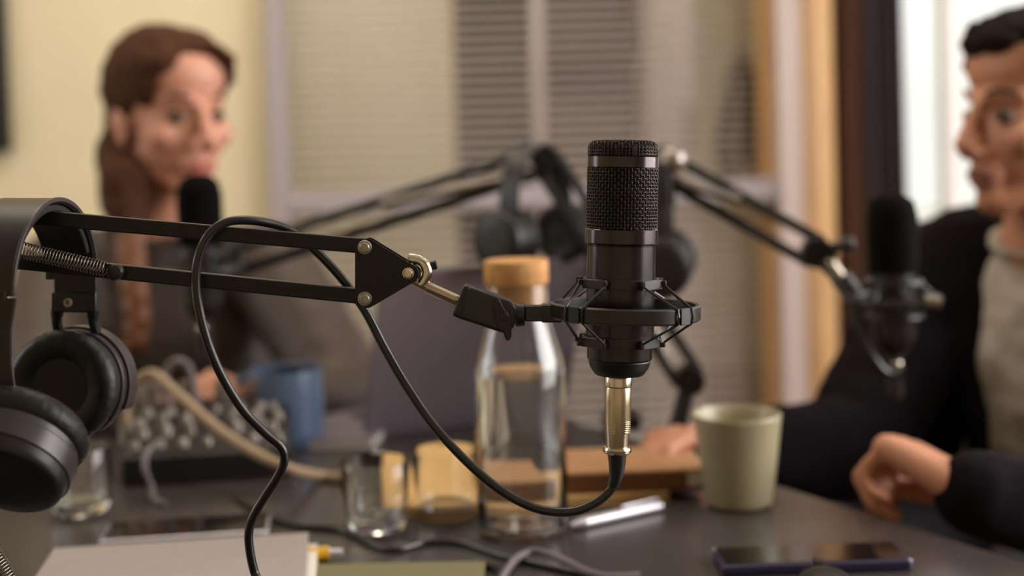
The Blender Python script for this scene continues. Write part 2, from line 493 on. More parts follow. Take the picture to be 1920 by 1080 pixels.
for i, (x, z, w, h, m, nm) in enumerate([(0.235, 1.55, 0.22, 0.30, 'coat', 'upper'), (0.235, 1.12, 0.22, 0.26, 'dull', 'lower')]):
    o = empty('storage_box', (x, 4.49, 0.9 + (0.0 if i else 0.42) ), ('dark box on the %s shelf of the bookcase' % nm), 'box', 'boxes in the bookcase')
    zb = 0.05 + 0.42 * (3 if i == 0 else 2) + 0.01
    o.location.z = zb
    MB().box((0, 0, h / 2), (w, 0.2, h)).build('box_body', M[m], o, bevel=0.004)
    MB().box((0, 0, h + 0.008), (w + 0.01, 0.21, 0.016)).build('lid', M[m], o, bevel=0.003)
# coat on a hook, wooden post, pale hanging lamp pole
ct = empty('hanging_coat', (0.80, 4.9, 1.3), 'dark coat hanging on a stand beyond the blind', 'coat')
mb = MB()
for (a, b, c_, rr) in ((0, 0, 0.0, (0.03, 0.03, 0.03)), (0, 0, -0.09, (0.06, 0.05, 0.09)), (0.0, 0, -0.22, (0.09, 0.06, 0.14)), (-0.06, 0, -0.3, (0.04, 0.04, 0.14)), (0.06, 0, -0.3, (0.04, 0.04, 0.14))):
    mb.ell((a, b, c_), rr)
remesh(mb, 'cloth', M['coat'], ct, 0.012, 6, 0.02, 0.05)
cs = empty('coat_stand', (0.80, 4.98, 0), 'wooden coat stand holding the dark coat', 'coat stand')
mb = MB().cyl((0, 0, 0.03), (0, 0, 1.7), 0.014); mb.build('pole', M['tan'], cs)
MB().cyl((0, 0, 0), (0, 0, 0.03), 0.11).build('base', M['tan'], cs, bevel=0.004)
MB().tube([(0, 0, 1.32), (0, -0.05, 1.30), (0, -0.08, 1.34)], 0.007).build('hook', M['tan'], cs)
MB().box((xat(1437, 300, YB + 0.03), YB + 0.028, (PZ0 + PZ1) / 2), (0.034, 0.012, PZ1 - PZ0 - 0.02)).build('wooden_bead', M['tan'], part)
struct(MB().box((xat(1012, 200, 4.2), 4.2, ZC / 2), (0.03, 0.03, ZC)), 'trim_4', M['mauve'])
# curtain
mb = MB()
rows = []
cx0, cx1, cy = 0.728, 0.806, 2.93
for z in (0.03, 0.5, 0.95, 1.0, 1.5, 2.0, 2.42):
    row = []
    n = 60
    sp = 1 + 0.08 * (2.42 - z)
    for i in range(n + 1):
        t = i / n
        row.append(Vector((cx0 + (cx1 - cx0) * t * sp, cy + 0.035 * sin(t * 2 * pi * 4.5) + 0.01 * sin(t * 31 + z), z)))
    rows.append(row)
mb.grid(rows, False)
cu = mb.build('window_curtain', M['curtain'], smooth=80)
m_ = cu.modifiers.new('thick', 'SOLIDIFY'); m_.thickness = 0.003
tag(cu, 'dark aubergine floor-length curtain gathered beside the bright window', 'curtain')
cr = empty('curtain_rail', (1.4, 2.93, 2.44), 'dark rail carrying the aubergine curtain', 'curtain rail')
MB().cyl((-0.72, 0, 0.0), (0.8, 0, 0.0), 0.012).build('pole', M['plastic'], cr)
for x in (-0.66, 0.74):
    MB().tube([(x, 0, 0.0), (x, 0.2, 0.0), (x, 0.39, 0.0)], 0.008).build('bracket', M['plastic'], cr)
# shrub outside
sh = MB()
for i in range(26):
    sh.ell((random.uniform(0.9, 4.6), random.uniform(5.4, 6.3), random.uniform(0.1, 0.9)), random.uniform(0.25, 0.4), nu=10, nv=6)
struct(MB().box((9.0, 14.0, -1.05), (16, 20.0, 0.1)), 'ground_outside', M['green'])
sh = MB()
gs = empty('garden_shrub', (2.25, 7.5, -1.0), 'pale green shrub outside beyond the bright window', 'shrub')
for i in range(40):
    z = random.uniform(0.2, 1.45)
    sh.ell((random.uniform(-0.25, 0.6), random.uniform(-0.3, 0.3), z), random.uniform(0.1, 0.2), nu=8, nv=6)
sh.build('foliage', M['green'], gs, smooth=80)
MB().cyl((0.1, 0, 0), (0.15, 0, 0.6), 0.04).build('stem', M['brown'], gs)

# wall screen at the far left
tv = empty('wall_screen', (-1.50, YB, 1.36), 'black wall screen, only its right edge in view at far left', 'screen')
zb = zat(0, 285, YB - 0.03); xr = xat(12, 150, YB - 0.03)
MB().box((xr - 0.4 + 1.50, -0.022, zb + 0.25 - 1.36), (0.8, 0.035, 0.5)).build('housing', M['plastic'], tv, bevel=0.004)
MB().box((xr - 0.4 + 1.50, -0.041, zb + 0.25 - 1.36), (0.77, 0.004, 0.47)).build('display', M['screen'], tv)

# ================================================================== TABLE
n_ = Vector((0.87, 0.49)).normalized(); u_ = Vector((-n_.y, n_.x))
A, B = T(1470, 912), T(1920, 1052)
u_ = Vector((A.x - B.x, A.y - B.y)).normalized(); n_ = Vector((u_.y, -u_.x))
P0 = Vector((A.x, A.y))
def onT(t, w): return P0 + u_ * t - n_ * w       # t along the right edge, w inwards
corner = [onT(-1.25, 0), onT(0.72, 0), onT(0.72, 1.15), onT(-1.25, 1.15)]
ctr = sum(corner, Vector((0, 0))) / 4
tb = empty('meeting_table', (ctr.x, ctr.y, 0), 'large dark meeting table carrying microphones, glasses and books', 'table')
mb = MB()
mb.grid([[Vector((c.x - ctr.x, c.y - ctr.y, z)) for c in corner] for z in (TABLE_Z - 0.028, TABLE_Z)], True, True, True)
mb.build('tabletop', M['table'], tb, bevel=0.003)
for (t, w) in ((-1.15, 0.1), (0.62, 0.1), (0.62, 1.05), (-1.15, 1.05)):
    q = onT(t, w) - ctr
    MB().cyl((q.x, q.y, 0), (q.x, q.y, TABLE_Z - 0.028), 0.025).build('leg', M['blackm'], tb)

# ================================================================== NEAR BOOM ARM
f = Fr(686, 510, 0.92)
S = f.s
arm = f.root('microphone_boom_arm', 'black scissor boom arm with springs, in sharp focus across the left foreground', 'microphone arm')
def bar(p0, p1, w, t, dy, name='bar', m=M['blackm'], parent=arm, bev=0.0008):
    p0, p1 = Vector(p0), Vector(p1)
    d = p1 - p0; L = d.length
    X = d.normalized(); Y = Vector((0, 1, 0)); Z = X.cross(Y).normalized()
    Rm = Matrix((X, Y, Z)).transposed()
    return MB().box((p0 + p1) / 2 + Vector((0, dy, 0)), (L, t, w), Rm).build(name, m, parent, bevel=bev)
bar(f.p(-420, 365), f.p(690, 461.5), 28 * S, 0.010, 0, 'upper_bar')
bar(f.p(-420, 444), f.p(690, 556.5), 27.5 * S, 0.010, 0, 'lower_bar')
def rounded(pts, k=8):
    """convex outline through circles (x, z, r)"""
    out = []
    n = len(pts)
    for i in range(n):
        x, z, r = pts[i]; px_, pz_, pr = pts[i - 1]; nx_, nz_, nr = pts[(i + 1) % n]
        a0 = atan2(z - pz_, x - px_) - pi / 2; a1 = atan2(nz_ - z, nx_ - x) - pi / 2
        while a1 < a0: a1 += 2 * pi
        for j in range(k + 1):
            a = a0 + (a1 - a0) * j / k
            out.append((x + r * cos(a), z + r * sin(a)))
    return out
def P2(X, Y): q = f.p(X, Y); return (q.x, q.z)
out = rounded([(*P2(680, 559), 12 * S), (*P2(690, 559), 17 * S), (*P2(770, 512), 17 * S), (*P2(690, 463), 17 * S), (*P2(680, 463), 12 * S)])
I4 = Matrix.Identity(4)
MB().prism(out, I4, -0.0072, -0.0056).build('end_plate', M['blackm'], arm, bevel=0.0003)
MB().prism(out, I4, 0.0056, 0.0072).build('end_plate', M['blackm'], arm, bevel=0.0003)
def bolt(X, Y, r, m, dy=-0.0072):
    c = f.p(X, Y, dy)
    b = MB().lathe([(r, 0), (r, 0.0007), (r * 0.93, 0.0012), (r * 0.72, 0.0014), (r * 0.70, 0.0026), (r * 0.6, 0.0031), (r * 0.36, 0.0032), (r * 0.33, 0.0018)], c, (0, -1, 0), 32)
    return b.build('bolt', m, arm, smooth=30)
bolt(686, 463, 13.5 * S, M['steel']); bolt(686, 558, 13.5 * S, M['steel'])
bt = bolt(767, 511, 11.5 * S, M['chrome'])
for X, Y in ((686, 463), (686, 558), (767, 511)):
    MB().cyl(f.p(X, Y, 0.0072), f.p(X, Y, 0.0115), 9 * S, n=6).build('nut', M['steel'], arm)
# knuckle and rod
mb = MB()
mb.cyl(f.p(767, 511, -0.0052), f.p(767, 511, 0.0052), 15 * S)
mb.tube(spline([f.p(765, 486, 0), f.p(788, 490, 0), f.p(799, 506, 0), f.p(797, 520, 0), f.p(788, 536, 0)], 8), [0.0042] * 33, n=12)
kn = remesh(mb, 'knuckle', M['chrome'], arm, 0.0008, 4)
mb = MB().cyl(f.p(775, 525, 0), f.p(806, 541, 0), 10 * S, n=8)
mb.cyl(f.p(800, 538, 0), f.p(864, 567, 0), 11.5 * S, n=8)
mb.build('mounting_rod', M['brass'], arm, bevel=0.0004, smooth=25)
mb = MB().cyl(f.p(783, 495, 0.006), f.p(803, 503, 0.006), 8.5 * S)
mb.build('screw_collar', M['chrome'], arm, bevel=0.0005)
mb = MB().tube(spline([f.p(794, 502, 0.004), f.p(808, 499, 0.004), f.p(819, 497, 0.004)], 5), [8 * S] * 4 + [9 * S] * 7, n=12)
remesh(mb, 'wing_screw', M['plastic'], arm, 0.0008, 3)
# spring and pin
def coil(p0, p1, r0, r1, pitch, wr, name, parent, m, n=12):
    p0, p1 = Vector(p0), Vector(p1)
    d = p1 - p0; L = d.length; d.normalize()
    x = d.cross(Vector((0, 1, 0))).normalized(); y = d.cross(x)
    turns = L / pitch
    N = int(turns * n)
    pts = []
    for i in range(N + 1):
        a = 2 * pi * i / n; t = i / N; r = r0 + (r1 - r0) * t
        pts.append(p0 + d * (L * t) + x * (r * cos(a)) + y * (r * sin(a)))
    return MB().tube(pts, wr, n=6).build(name, m, parent, smooth=80)
coil(f.p(-120, 430, -0.010), f.p(208, 503, -0.010), 19 * S, 13 * S, 5.9 * S, 1.35 * S, 'spring', arm, M['springm'])
MB().lathe([(0.0052, 0), (0.0052, 0.006), (0.0044, 0.0075), (0.002, 0.0083), (0.0005, 0.0084)], f.p(224, 509, -0.005), (0, -1, 0), 28).build('spring_pin', M['plastic'], arm)
MB().tube([f.p(208, 503, -0.010), f.p(216, 506, -0.010), f.p(224, 509, -0.009)], 1.6 * S).build('spring_hook', M['springm'], arm)
# elbow plate and lower arm off to the left, down to its clamp
out = rounded([(*P2(-425, 446), 20 * S), (*P2(-405, 446), 20 * S), (*P2(-405, 364), 20 * S), (*P2(-450, 364), 20 * S), (*P2(-480, 406), 20 * S)])
MB().prism(out, I4, -0.0072, -0.0056).build('elbow_plate', M['blackm'], arm, bevel=0.0003)
MB().prism(out, I4, 0.0056, 0.0072).build('elbow_plate', M['blackm'], arm, bevel=0.0003)
# the lower section leans back to the right towards its base in front of the table's edge
base_w = T(88, 1440)
base_l = f.loc_of(base_w + Vector((0, 0, 0.05)))
e0 = f.p(-478, 400, 0.0); e1 = f.p(-440, 440, 0.0)
b0 = base_l + Vector((-0.012, 0, 0.02)); b1 = base_l + Vector((0.012, 0, 0.0))
def bar3(p0, p1, r, name):
    return MB().cyl(p0, p1, r, n=4).build(name, M['blackm'], arm, bevel=0.0006)
bar3(e0, b0, 0.0065, 'lower_section_bar'); bar3(e1 + Vector((0.0, 0, 0)), b1, 0.0065, 'lower_section_bar')
hb = base_w
MB().cyl(f.loc_of(hb + Vector((0, 0, 0.0))), f.loc_of(hb + Vector((0, 0, 0.075))), 0.011).build('post', M['steel'], arm)
MB().box(f.loc_of(hb + Vector((0, 0, 0.006))), (0.05, 0.05, 0.012)).build('clamp', M['blackm'], arm, bevel=0.001)
# spring of the lower section, its side just showing at the bottom left corner
coil(f.p(-30, 985, -0.018), f.p(120, 1225, -0.018), 26 * S, 26 * S, 5.9 * S, 1.6 * S, 'spring', arm, M['springm'], 14)

# ================================================================== SHOCK MOUNT + MIC
g = Fr(1163, 582, 0.92)
sm_ = g.root('shock_mount', 'black elastic shock mount ring cradling the foreground microphone', 'shock mount')
TL = radians(1.0)
RT = Matrix.Rotation(TL, 3, 'Y')
def q(x, y, z): return RT @ Vector((x * S, y * S, z * S))   # x right, y away, z up in pixel units about the mic axis at y=582
ax_up = RT @ Vector((0, 0, 1))
rc = Vector((9, 0, 0))
mb = MB()
rows = []
n = 96
for (r, z) in ((137, -15), (141, -12), (141, 12), (137, 15), (131, 14), (131, -14)):
    rows.append([q(rc.x + r * sin(2 * pi * i / n), -r * cos(2 * pi * i / n), z) for i in range(n)])
rows.append(rows[0])
mb.grid(rows, True)
mb.build('ring', M['mount'], sm_, bevel=0.0002, smooth=40)
for i in range(4):      # raised pads where the bands pass the ring
    a = pi / 4 + pi / 2 * i
    MB().box(q(rc.x + 142 * sin(a), -142 * cos(a), 0), (26 * S, 4 * S, 30 * S), Matrix.Rotation(a, 3, 'Z')).build('ring_pad', M['plastic'], sm_, bevel=0.0004)
def cage(zc, sgn, name):
    mb = MB()
    rows = []
    for (r, z) in ((66, zc - 9), (71, zc - 9), (71, zc + 9), (66, zc + 9)):
        rows.append([q(r * sin(2 * pi * i / 64), -r * cos(2 * pi * i / 64), z) for i in range(64)])
    rows.append(rows[0]); mb.grid(rows, True)
    for k in range(4):
        a = pi / 4 + k * pi / 2
        mb.box(q(75 * sin(a), -75 * cos(a), zc), (56 * S, 5 * S, 17 * S), Matrix.Rotation(a, 3, 'Z'))
        mb.box(q(72 * sin(a), -72 * cos(a), zc), (36 * S, 8 * S, 15 * S), Matrix.Rotation(a, 3, 'Z'))
        for e in (-1, 1):
            b = a + e * radians(21)
            mb.box(q(83 * sin(b), -83 * cos(b), zc + sgn * 3), (7 * S, 12 * S, 9 * S), Matrix.Rotation(b, 3, 'Z'))
    return mb.build(name, M['mount'], sm_, bevel=0.0003)
cage(52, 1, 'upper_clip'); cage(-56, -1, 'lower_clip')
for zc, sg in ((50, 1), (-54, -1)):
    for k in range(4):
        a = pi / 4 + k * pi / 2
        for e in (-1, 1):
            hb_, rb = a + e * radians(21), a + e * radians(8)
            h = q(87 * sin(hb_), -87 * cos(hb_), zc)
            r_ = q(rc.x + 143 * sin(rb), -143 * cos(rb), sg * 13)
            r2 = q(rc.x + 145 * sin(rb), -145 * cos(rb), 0)
            MB().tube([h, r_, r2], 2.3 * S, n=8).build('elastic_band', M['rubber'], sm_)
# arm of the ring, flange, swivel block, wing lever
def gp(X, Y, dy=0): return g.p(X, Y, dy)
mb = MB().box((gp(984, 587) + gp(1048, 587)) / 2, ((1048 - 984) * S, 0.010, 29 * S))
mb.build('ring_arm', M['mount'], sm_, bevel=0.0008)
MB().box(gp(1034, 587, 0.001), (38 * S, 0.013, 33 * S)).build('ring_socket', M['mount'], sm_, bevel=0.001)
MB().cyl(gp(967, 590), gp(984, 590), 23 * S, 21 * S).build('flange', M['plastic'], sm_, bevel=0.0006)
blk = [(868, 536), (880, 534), (957, 562), (968, 575), (971, 597), (962, 613), (945, 623), (852, 592)]
mb = MB().prism([((X - g.px) * S, (g.py - Y) * S) for X, Y in blk], I4, -0.0095, 0.0095)
mb.build('swivel_block', M['mount'], sm_, bevel=0.0022, seg=3)
capp = [(872, 531), (885, 536), (866, 596), (848, 589)]
MB().prism([((X - g.px) * S, (g.py - Y) * S) for X, Y in capp], I4, -0.0102, 0.0102).build('block_cap', M['plastic'], sm_, bevel=0.002, seg=3)
lev = [(936, 556), (941, 566), (947, 577), (955, 586), (959, 595), (959, 628), (954, 635), (948, 633), (944, 620), (936, 612), (929, 598), (926, 570)]
MB().prism([((X - g.px) * S, (g.py - Y) * S) for X, Y in lev], I4, -0.014, -0.0093).build('wing_lever', M['plastic'], sm_, bevel=0.001, seg=3)
MB().cyl(gp(945, 590, -0.0093), gp(945, 590, -0.0145), 8 * S).build('lever_pin', M['plastic'], sm_, bevel=0.0005)

mc = g.root('condenser_microphone', 'black condenser microphone with wire mesh head, upright in sharp focus', 'microphone')
def Z(Y): return 582 - Y
def lat(prof, name, m, parent=mc, n=72, c0=True, c1=True, smooth=30):
    return MB().lathe([(r * S, z * S) for r, z in prof], (0, 0, 0), ax_up, n, c0, c1).build(name, m, parent, smooth=smooth)
lat([(60, Z(463)), (64, Z(461)), (64, Z(456)), (64, Z(646)), (62, Z(646.5))][1:], 'body', M['micb'])
lat([(65, Z(457)), (68.5, Z(455)), (68.5, Z(430)), (65.5, Z(427.5))], 'lower_band', M['micband'])
lat([(64, Z(315)), (67, Z(313.5)), (67, Z(294)), (64, Z(292))], 'upper_band', M['micband'])
lat([(62, Z(428)), (62, Z(290)), (60, Z(274)), (52, Z(268)), (30, Z(267))], 'grille_lining', M['inner'])
lat([(58, Z(644)), (61, Z(647)), (61, Z(671)), (58.5, Z(674))], 'base_collar', M['micb'])
lat([(57, Z(673)), (58.5, Z(676)), (55, Z(688)), (47, Z(700)), (43, Z(703)), (30, Z(703.5))], 'base_cap', M['plastic'])
# woven head grille
mb = MB()
NV, zt, zb_ = 66, Z(313), Z(429)
def cyp(a, r, z): return q(r * sin(a), -r * cos(a), z)
NR = 19
for i in range(NV):
    a = 2 * pi * i / NV
    pts = [cyp(a, 65 + 1.0 * cos(pi * (j / 2.0) + pi * i), zb_ + (zt - zb_) * j / (NR * 2)) for j in range(NR * 2 + 1)]
    mb.tube(pts, 1.15 * S, n=5, caps=False)
for j in range(NR):
    z = zb_ + (zt - zb_) * (j + 0.5) / NR
    pts = [cyp(2 * pi * (k / 2) / NV, 65 - 1.0 * cos(pi * (j) + pi * (k / 2.0)), z) for k in range(NV * 2)]
    mb.tube(pts, 1.15 * S, n=5, closed=True)
mb.build('head_grille', M['wire'], mc, smooth=80)
mb = MB()
def dome(x, y):
    r = sqrt(x * x + y * y); t = max(0, (r - 48) / 17)
    return Z(265) - 11 * (1 - sqrt(max(0, 1 - min(t, 1) ** 2)))
k = -63
while k <= 63:
    h = sqrt(65 ** 2 - k * k)
    for swap in (0, 1):
        pts = []
        N = max(6, int(h / 2.5))
        ph = round((k + 63) / 6.3)
        pts.append((-h, Z(292)))
        pts.append((-h, Z(280)))
        for i in range(N + 1):
            t = -h + 2 * h * i / N
            pts.append((t, None))
        pts.append((h, Z(280))); pts.append((h, Z(292)))
        P = []
        for t, z in pts:
            x, y = (k, t) if swap else (t, k)
            zz = dome(x, y) + 1.7 * cos(pi * (t / 6.3 + ph + swap)) if z is None else z
            P.append(q(x, y, zz))
        mb.tube(P, 1.15 * S, n=5, caps=False)
    k += 6.3
for Y_, r_ in ((277, 64), (283, 65.5), (289, 65.5)):
    mb.tube([q(r_ * sin(2 * pi * i / 96), -r_ * cos(2 * pi * i / 96), Z(Y_) + 1.2 * cos(pi * i)) for i in range(96)], 1.2 * S, n=5, closed=True)
mb.build('top_grille', M['wire'], mc, smooth=80)

# ================================================================== XLR CABLE
cb_ = g.root('microphone_cable', 'black cable plugged in under the foreground microphone, looping over the arm', 'cable')
def latc(prof, name, m, smooth=30, n=48):
    return MB().lathe([(r * S, z * S) for r, z in prof], (-0.0005, 0, 0), ax_up, n).build(name, m, cb_, smooth=smooth)
latc([(25, Z(703)), (26, Z(705)), (26, Z(723)), (24.5, Z(725))], 'connector_collar', M['chrome'])
latc([(23.5, Z(725)), (24.5, Z(728)), (25, Z(760)), (24.5, Z(795)), (22, Z(825)), (21, Z(838))], 'connector_shell', M['brass'])
for sx in (-1, 1):
    for kk in range(6):
        a = radians(38) * sx + (radians(6) if sx > 0 else radians(8))
        z = Z(789 + kk * 4)
        MB().box(RT @ Vector((24 * S * sin(a), -24 * S * cos(a), z * S)), (13 * S, 2 * S, 1.8 * S), Matrix.Rotation(a, 3, 'Z')).build('grip_ridge', M['brass'], cb_)
latc([(21, Z(836)), (25, Z(838)), (27, Z(842)), (26.5, Z(847)), (23, Z(850)), (18, Z(850.5))], 'clamp_ring', M['chrome'])
bp = spline([gp(1157, 848), gp(1157, 870), gp(1155, 892), gp(1149, 912)], 6)
MB().tube(bp, [(18.5 - 8.0 * (i / 18) ** 1.0) * S for i in range(19)], n=24).build('strain_relief', M['plastic'], cb_)
cp = [(1152, 904, 0), (1140, 924, 0), (1113, 943, -2), (1075, 956, -4), (1030, 956, -4), (985, 944, -2), (930, 913, 0), (870, 863, 4), (810, 800, 8), (760, 730, 12), (718, 660, 15),
      (684, 595, 16), (655, 551, 16), (620, 508, 16), (580, 467, 15), (550, 441, 13), (515, 423, 7), (472, 413, -3), (432, 415, -10), (402, 436, -14), (384, 472, -15), (377, 520, -15), (383, 580, -14), (401, 650, -12),
      (426, 712, -8), (460, 770, -4), (497, 812, 0), (524, 840, 4), (530, 868, 6), (514, 903, 8), (490, 940, 10), (468, 978, 12), (459, 1010, 14), (460, 1045, 16), (467, 1085, 18), (478, 1130, 22)]
pts = [gp(X, Y, d * 0.001) for X, Y, d in cp]
last = g.loc_of(T(500, 1230) + Vector((0, 0, 0.004)))
l2 = g.loc_of(T(600, 1300) + Vector((0, 0, 0.004)))
pts += [last, l2]
MB().tube(spline(pts, 8), 8.6 * S, n=16).build('cord', M['rubber'], cb_)
# ================================================================== HEADPHONES
def arcpts(r_x, r_z, cx, cz, a0, a1, n):
    return [(cx + r_x * cos(a0 + (a1 - a0) * i / n), cz + r_z * sin(a0 + (a1 - a0) * i / n)) for i in range(n + 1)]
def cup(parent, c, axis, up, r=0.038, shell=M['plastic'], detail=True):
    """ear cup: axis points from the outer shell to the pad"""
    c = Vector(c); axis = Vector(axis).normalized()
    sgn = 1
    sh = MB().lathe([(0.010, -0.0285), (r * 0.60, -0.0282), (r * 0.86, -0.0268), (r * 0.925, -0.0250), (r * 0.945, -0.022), (r * 0.97, -0.0175)], c, axis, 56)
    so_ = sh.build('cup_shell', shell, parent, smooth=50)
    MB().lathe([(r * 0.965, -0.0180), (r * 1.0, -0.0172), (r * 1.02, -0.0060), (r * 1.0, -0.0050), (r * 0.955, -0.0045), (r * 0.955, 0.0)], c, axis, 56).build('cup_rim', M['purplem'] if detail else shell, parent, smooth=30)
    prof = [(r * 0.93, 0), (r * 1.0, 0.002), (r * 1.04, 0.007), (r * 1.02, 0.012), (r * 0.94, 0.0162), (r * 0.84, 0.0176), (r * 0.70, 0.0168), (r * 0.55, 0.0145), (r * 0.46, 0.011), (r * 0.44, 0.006)]
    x, y = MB().frame_of(axis)
    rows = []
    n = 96
    for rr, z in prof:
        rows.append([c + axis * (z + (0.0005 * sin(i * 1.31) * sin(z * 400) if detail else 0)) + (x * cos(2 * pi * i / n) + y * sin(2 * pi * i / n)) * (rr + (0.0004 * sin(i * 2.4) if 0.001 < z < 0.013 and detail else 0)) for i in range(n)])
    pm = MB(); pm.grid(rows, True)
    pm.build('ear_pad', M['leather'], parent, smooth=80)
    MB().lathe([(0.001, 0.0128), (r * 0.30, 0.0129), (r * 0.52, 0.0136)], c, axis, 40).build('speaker_cloth', M['leather'], parent)
h = Fr(103, 470, 0.92)
hp = h.root('headphones', 'black over-ear headphones hanging on the near boom arm at the left edge', 'headphones')
Xh = Vector((0.085, 0.996, 0)).normalized()      # near leg -> far leg
Yh = Vector((Xh.y, -Xh.x, 0))                  # band width, towards the visible edge
hs = h.s
def hpnt(u, w, z): return Xh * u + Yh * w + Vector((0, 0, z))
ztop = (470 - 371) * hs
# band
mb = MB()
prof_ = []
outer = arcpts(0.068, 0.058, 0, ztop - 0.058, pi + 0.0, 0, 40)
inner = arcpts(0.0645, 0.0545, 0, ztop - 0.058, 0, pi, 40)
loop = outer + inner
w0, w1 = 0.002, -0.034
loop = [(u, z) for u, z in loop]
rows = [[hpnt(u, w, z) for u, z in loop] for w in (w1, w0)]
mb.grid(rows, True, True, True)
mb.build('headband', M['plastic'], hp, bevel=0.0009, smooth=40)
inner2 = arcpts(0.0642, 0.0542, 0, ztop - 0.058, pi * 0.12, pi * 0.88, 30)
outer2 = arcpts(0.059, 0.049, 0, ztop - 0.058, pi * 0.88, pi * 0.12, 30)
mb = MB(); mb.grid([[hpnt(u, w, z) for u, z in inner2 + outer2] for w in (w1 + 0.002, w0 - 0.002)], True, True, True)
mb.build('band_cushion', M['leather'], hp, bevel=0.001, smooth=50)
# the leg edges in plum plastic
for (a0, a1) in ((0.0, pi * 0.999),):
    o1 = arcpts(0.0685, 0.0585, 0, ztop - 0.058, a0, a1, 40); i1 = arcpts(0.0655, 0.0555, 0, ztop - 0.058, a1, a0, 40)
    mb = MB(); mb.grid([[hpnt(u, w, z) for u, z in o1 + i1] for w in (w0 - 0.0008, w0 + 0.0012)], True, True, True)
    mb.build('band_trim', M['purplem'], hp, bevel=0.0004, smooth=40)
zleg = ztop - 0.058
# far slider and hinge
def legbox(u, z0, z1, w0_, w1_, t, name, m, tilt=0.0):
    c = hpnt(u, (w0_ + w1_) / 2, (z0 + z1) / 2)
    Rm = Matrix((Xh, Yh, Vector((0, 0, 1)))).transposed() @ Matrix.Rotation(tilt, 3, 'Y')
    return MB().box(c, (t, abs(w1_ - w0_), abs(z1 - z0)), Rm).build(name, m, hp, bevel=0.0012, seg=3)
fc = h.loc_of(U(128, 722, 0.985))      # far cup centre
ufar = 0.0665
legbox(ufar, zleg + 0.012, zleg - 0.010, w0 + 0.0005, w1 + 0.006, 0.0045, 'slider', M['plastic'])
legbox(ufar - 0.001, zleg - 0.0085, zleg - 0.0225, w0 + 0.001, w1 + 0.005, 0.0065, 'hinge', M['plastic'])
# side mark
def mark(parent, c, rot, txt, sz, m):
    cu_ = bpy.data.curves.new('side_letter', 'FONT'); cu_.body = txt; cu_.size = sz; cu_.align_x = 'CENTER'; cu_.align_y = 'CENTER'; cu_.extrude = 0.0001
    cu_.materials.append(m)
    t_ = bpy.data.objects.new('tmp', cu_); COL.objects.link(t_)
    dg = bpy.context.evaluated_depsgraph_get(); dg.update()
    me = bpy.data.meshes.new_from_object(t_.evaluated_get(dg)); bpy.data.objects.remove(t_)
    o = bpy.data.objects.new('side_letter', me); COL.objects.link(o)
    o.parent = parent; o.location = c; o.rotation_euler = rot
    return o
mc0 = hpnt(ufar - 0.0043, -0.0165, zleg - 0.0155)
dsk = MB().cyl(mc0, mc0 - Xh * 0.0012, 0.0031).build('side_badge', M['knobl'], hp)
e_ = Matrix((Xh.cross(Vector((0, 0, 1))), Vector((0, 0, 1)), -Xh)).transposed()
if e_.determinant() < 0: e_ = Matrix((-Xh.cross(Vector((0, 0, 1))), Vector((0, 0, 1)), -Xh)).transposed()
mark(dsk, mc0 - Xh * 0.0013, e_.to_euler(), 'R', 0.0046, M['blackm'])
for (w, z) in ((-0.003, -0.011), (-0.025, -0.011), (-0.005, -0.019), (-0.025, -0.020)):
    MB().cyl(hpnt(ufar - 0.004, w, zleg + z), hpnt(ufar - 0.0052, w, zleg + z), 0.0011).build('hinge_screw', M['purplem'], hp)
# yoke: two prongs down to the cup, then a half ring around it
axf = Vector((-0.13, -0.99, 0.04))
r_ = 0.0375
for w in (-0.001, -0.026):
    st = hpnt(ufar, w, zleg - 0.020)
    en = fc + Vector((0, 0, r_ + 0.001)) + Yh * (w * 1.1 + 0.016) - Vector(axf).normalized() * 0.012 - Vector((0, 0, 0.002))
    MB().tube(spline([st, (st + en) / 2 + Yh * (0.001 if w > 0 else -0.001), en], 5), [0.0045] * 4 + [0.0036] * 7, n=10).build('yoke_prong', M['plastic'], hp)
cup(hp, fc, axf, None, r_)
# outer yoke ring of the far cup
ax = axf.normalized(); xx = ax.cross(Vector((0, 0, 1))).normalized(); zz = xx.cross(ax)
pts = [fc - ax * 0.019 + (xx * cos(a) + zz * sin(a)) * (r_ * 1.03) for a in [pi * (-0.15 + 1.3 * i / 40) for i in range(41)]]
mb = MB()
rows = []
for p in pts:
    rad = (p - (fc - ax * 0.019)).normalized()
    rows.append([p + ax * s1 + rad * s2 for s1, s2 in ((-0.007, -0.0012), (-0.007, 0.0012), (0.007, 0.0012), (0.007, -0.0012))])
mb.grid(rows, True, True, True)
mb.build('yoke_ring', M['purplem'], hp, bevel=0.0004)
# near leg: broad fork outside the near cup
nr = hpnt(-0.0665, 0, 0)
legbox(-0.0665, zleg + 0.004, zleg - 0.003, w0 - 0.004, w1 + 0.002, 0.0045, 'slider', M['plastic'])
tri = [(0.0040, -0.001), (0.0010, -0.0205), (0.0014, -0.040), (0.0038, -0.059), (0.0052, -0.0733), (0.003, -0.0745), (-0.006, -0.070), (-0.034, -0.066), (-0.034, -0.001)]
Mn = Matrix.Translation(hpnt(-0.0675, 0, zleg)) @ Matrix((Yh, Xh, Vector((0, 0, 1)))).transposed().to_4x4()
MB().prism(tri, Mn, -0.0018, 0.0018).build('fork', M['plastic'], hp, bevel=0.0007)
edge = [hpnt(-0.0690, y + 0.0004, zleg + z) for y, z in tri[:5]]
MB().tube(edge, 0.0009, n=8).build('fork_edge', M['purplem'], hp)
nc = h.loc_of(U(36, 832, 0.85))
cup(hp, nc, Vector((0.14, 0.70, 0.68)), None, 0.0375)
MB().cyl(hpnt(-0.069, 0.0040, zleg - 0.0715), hpnt(-0.0735, 0.0040, zleg - 0.0715), 0.0016).build('fork_screw', M['steel'], hp)

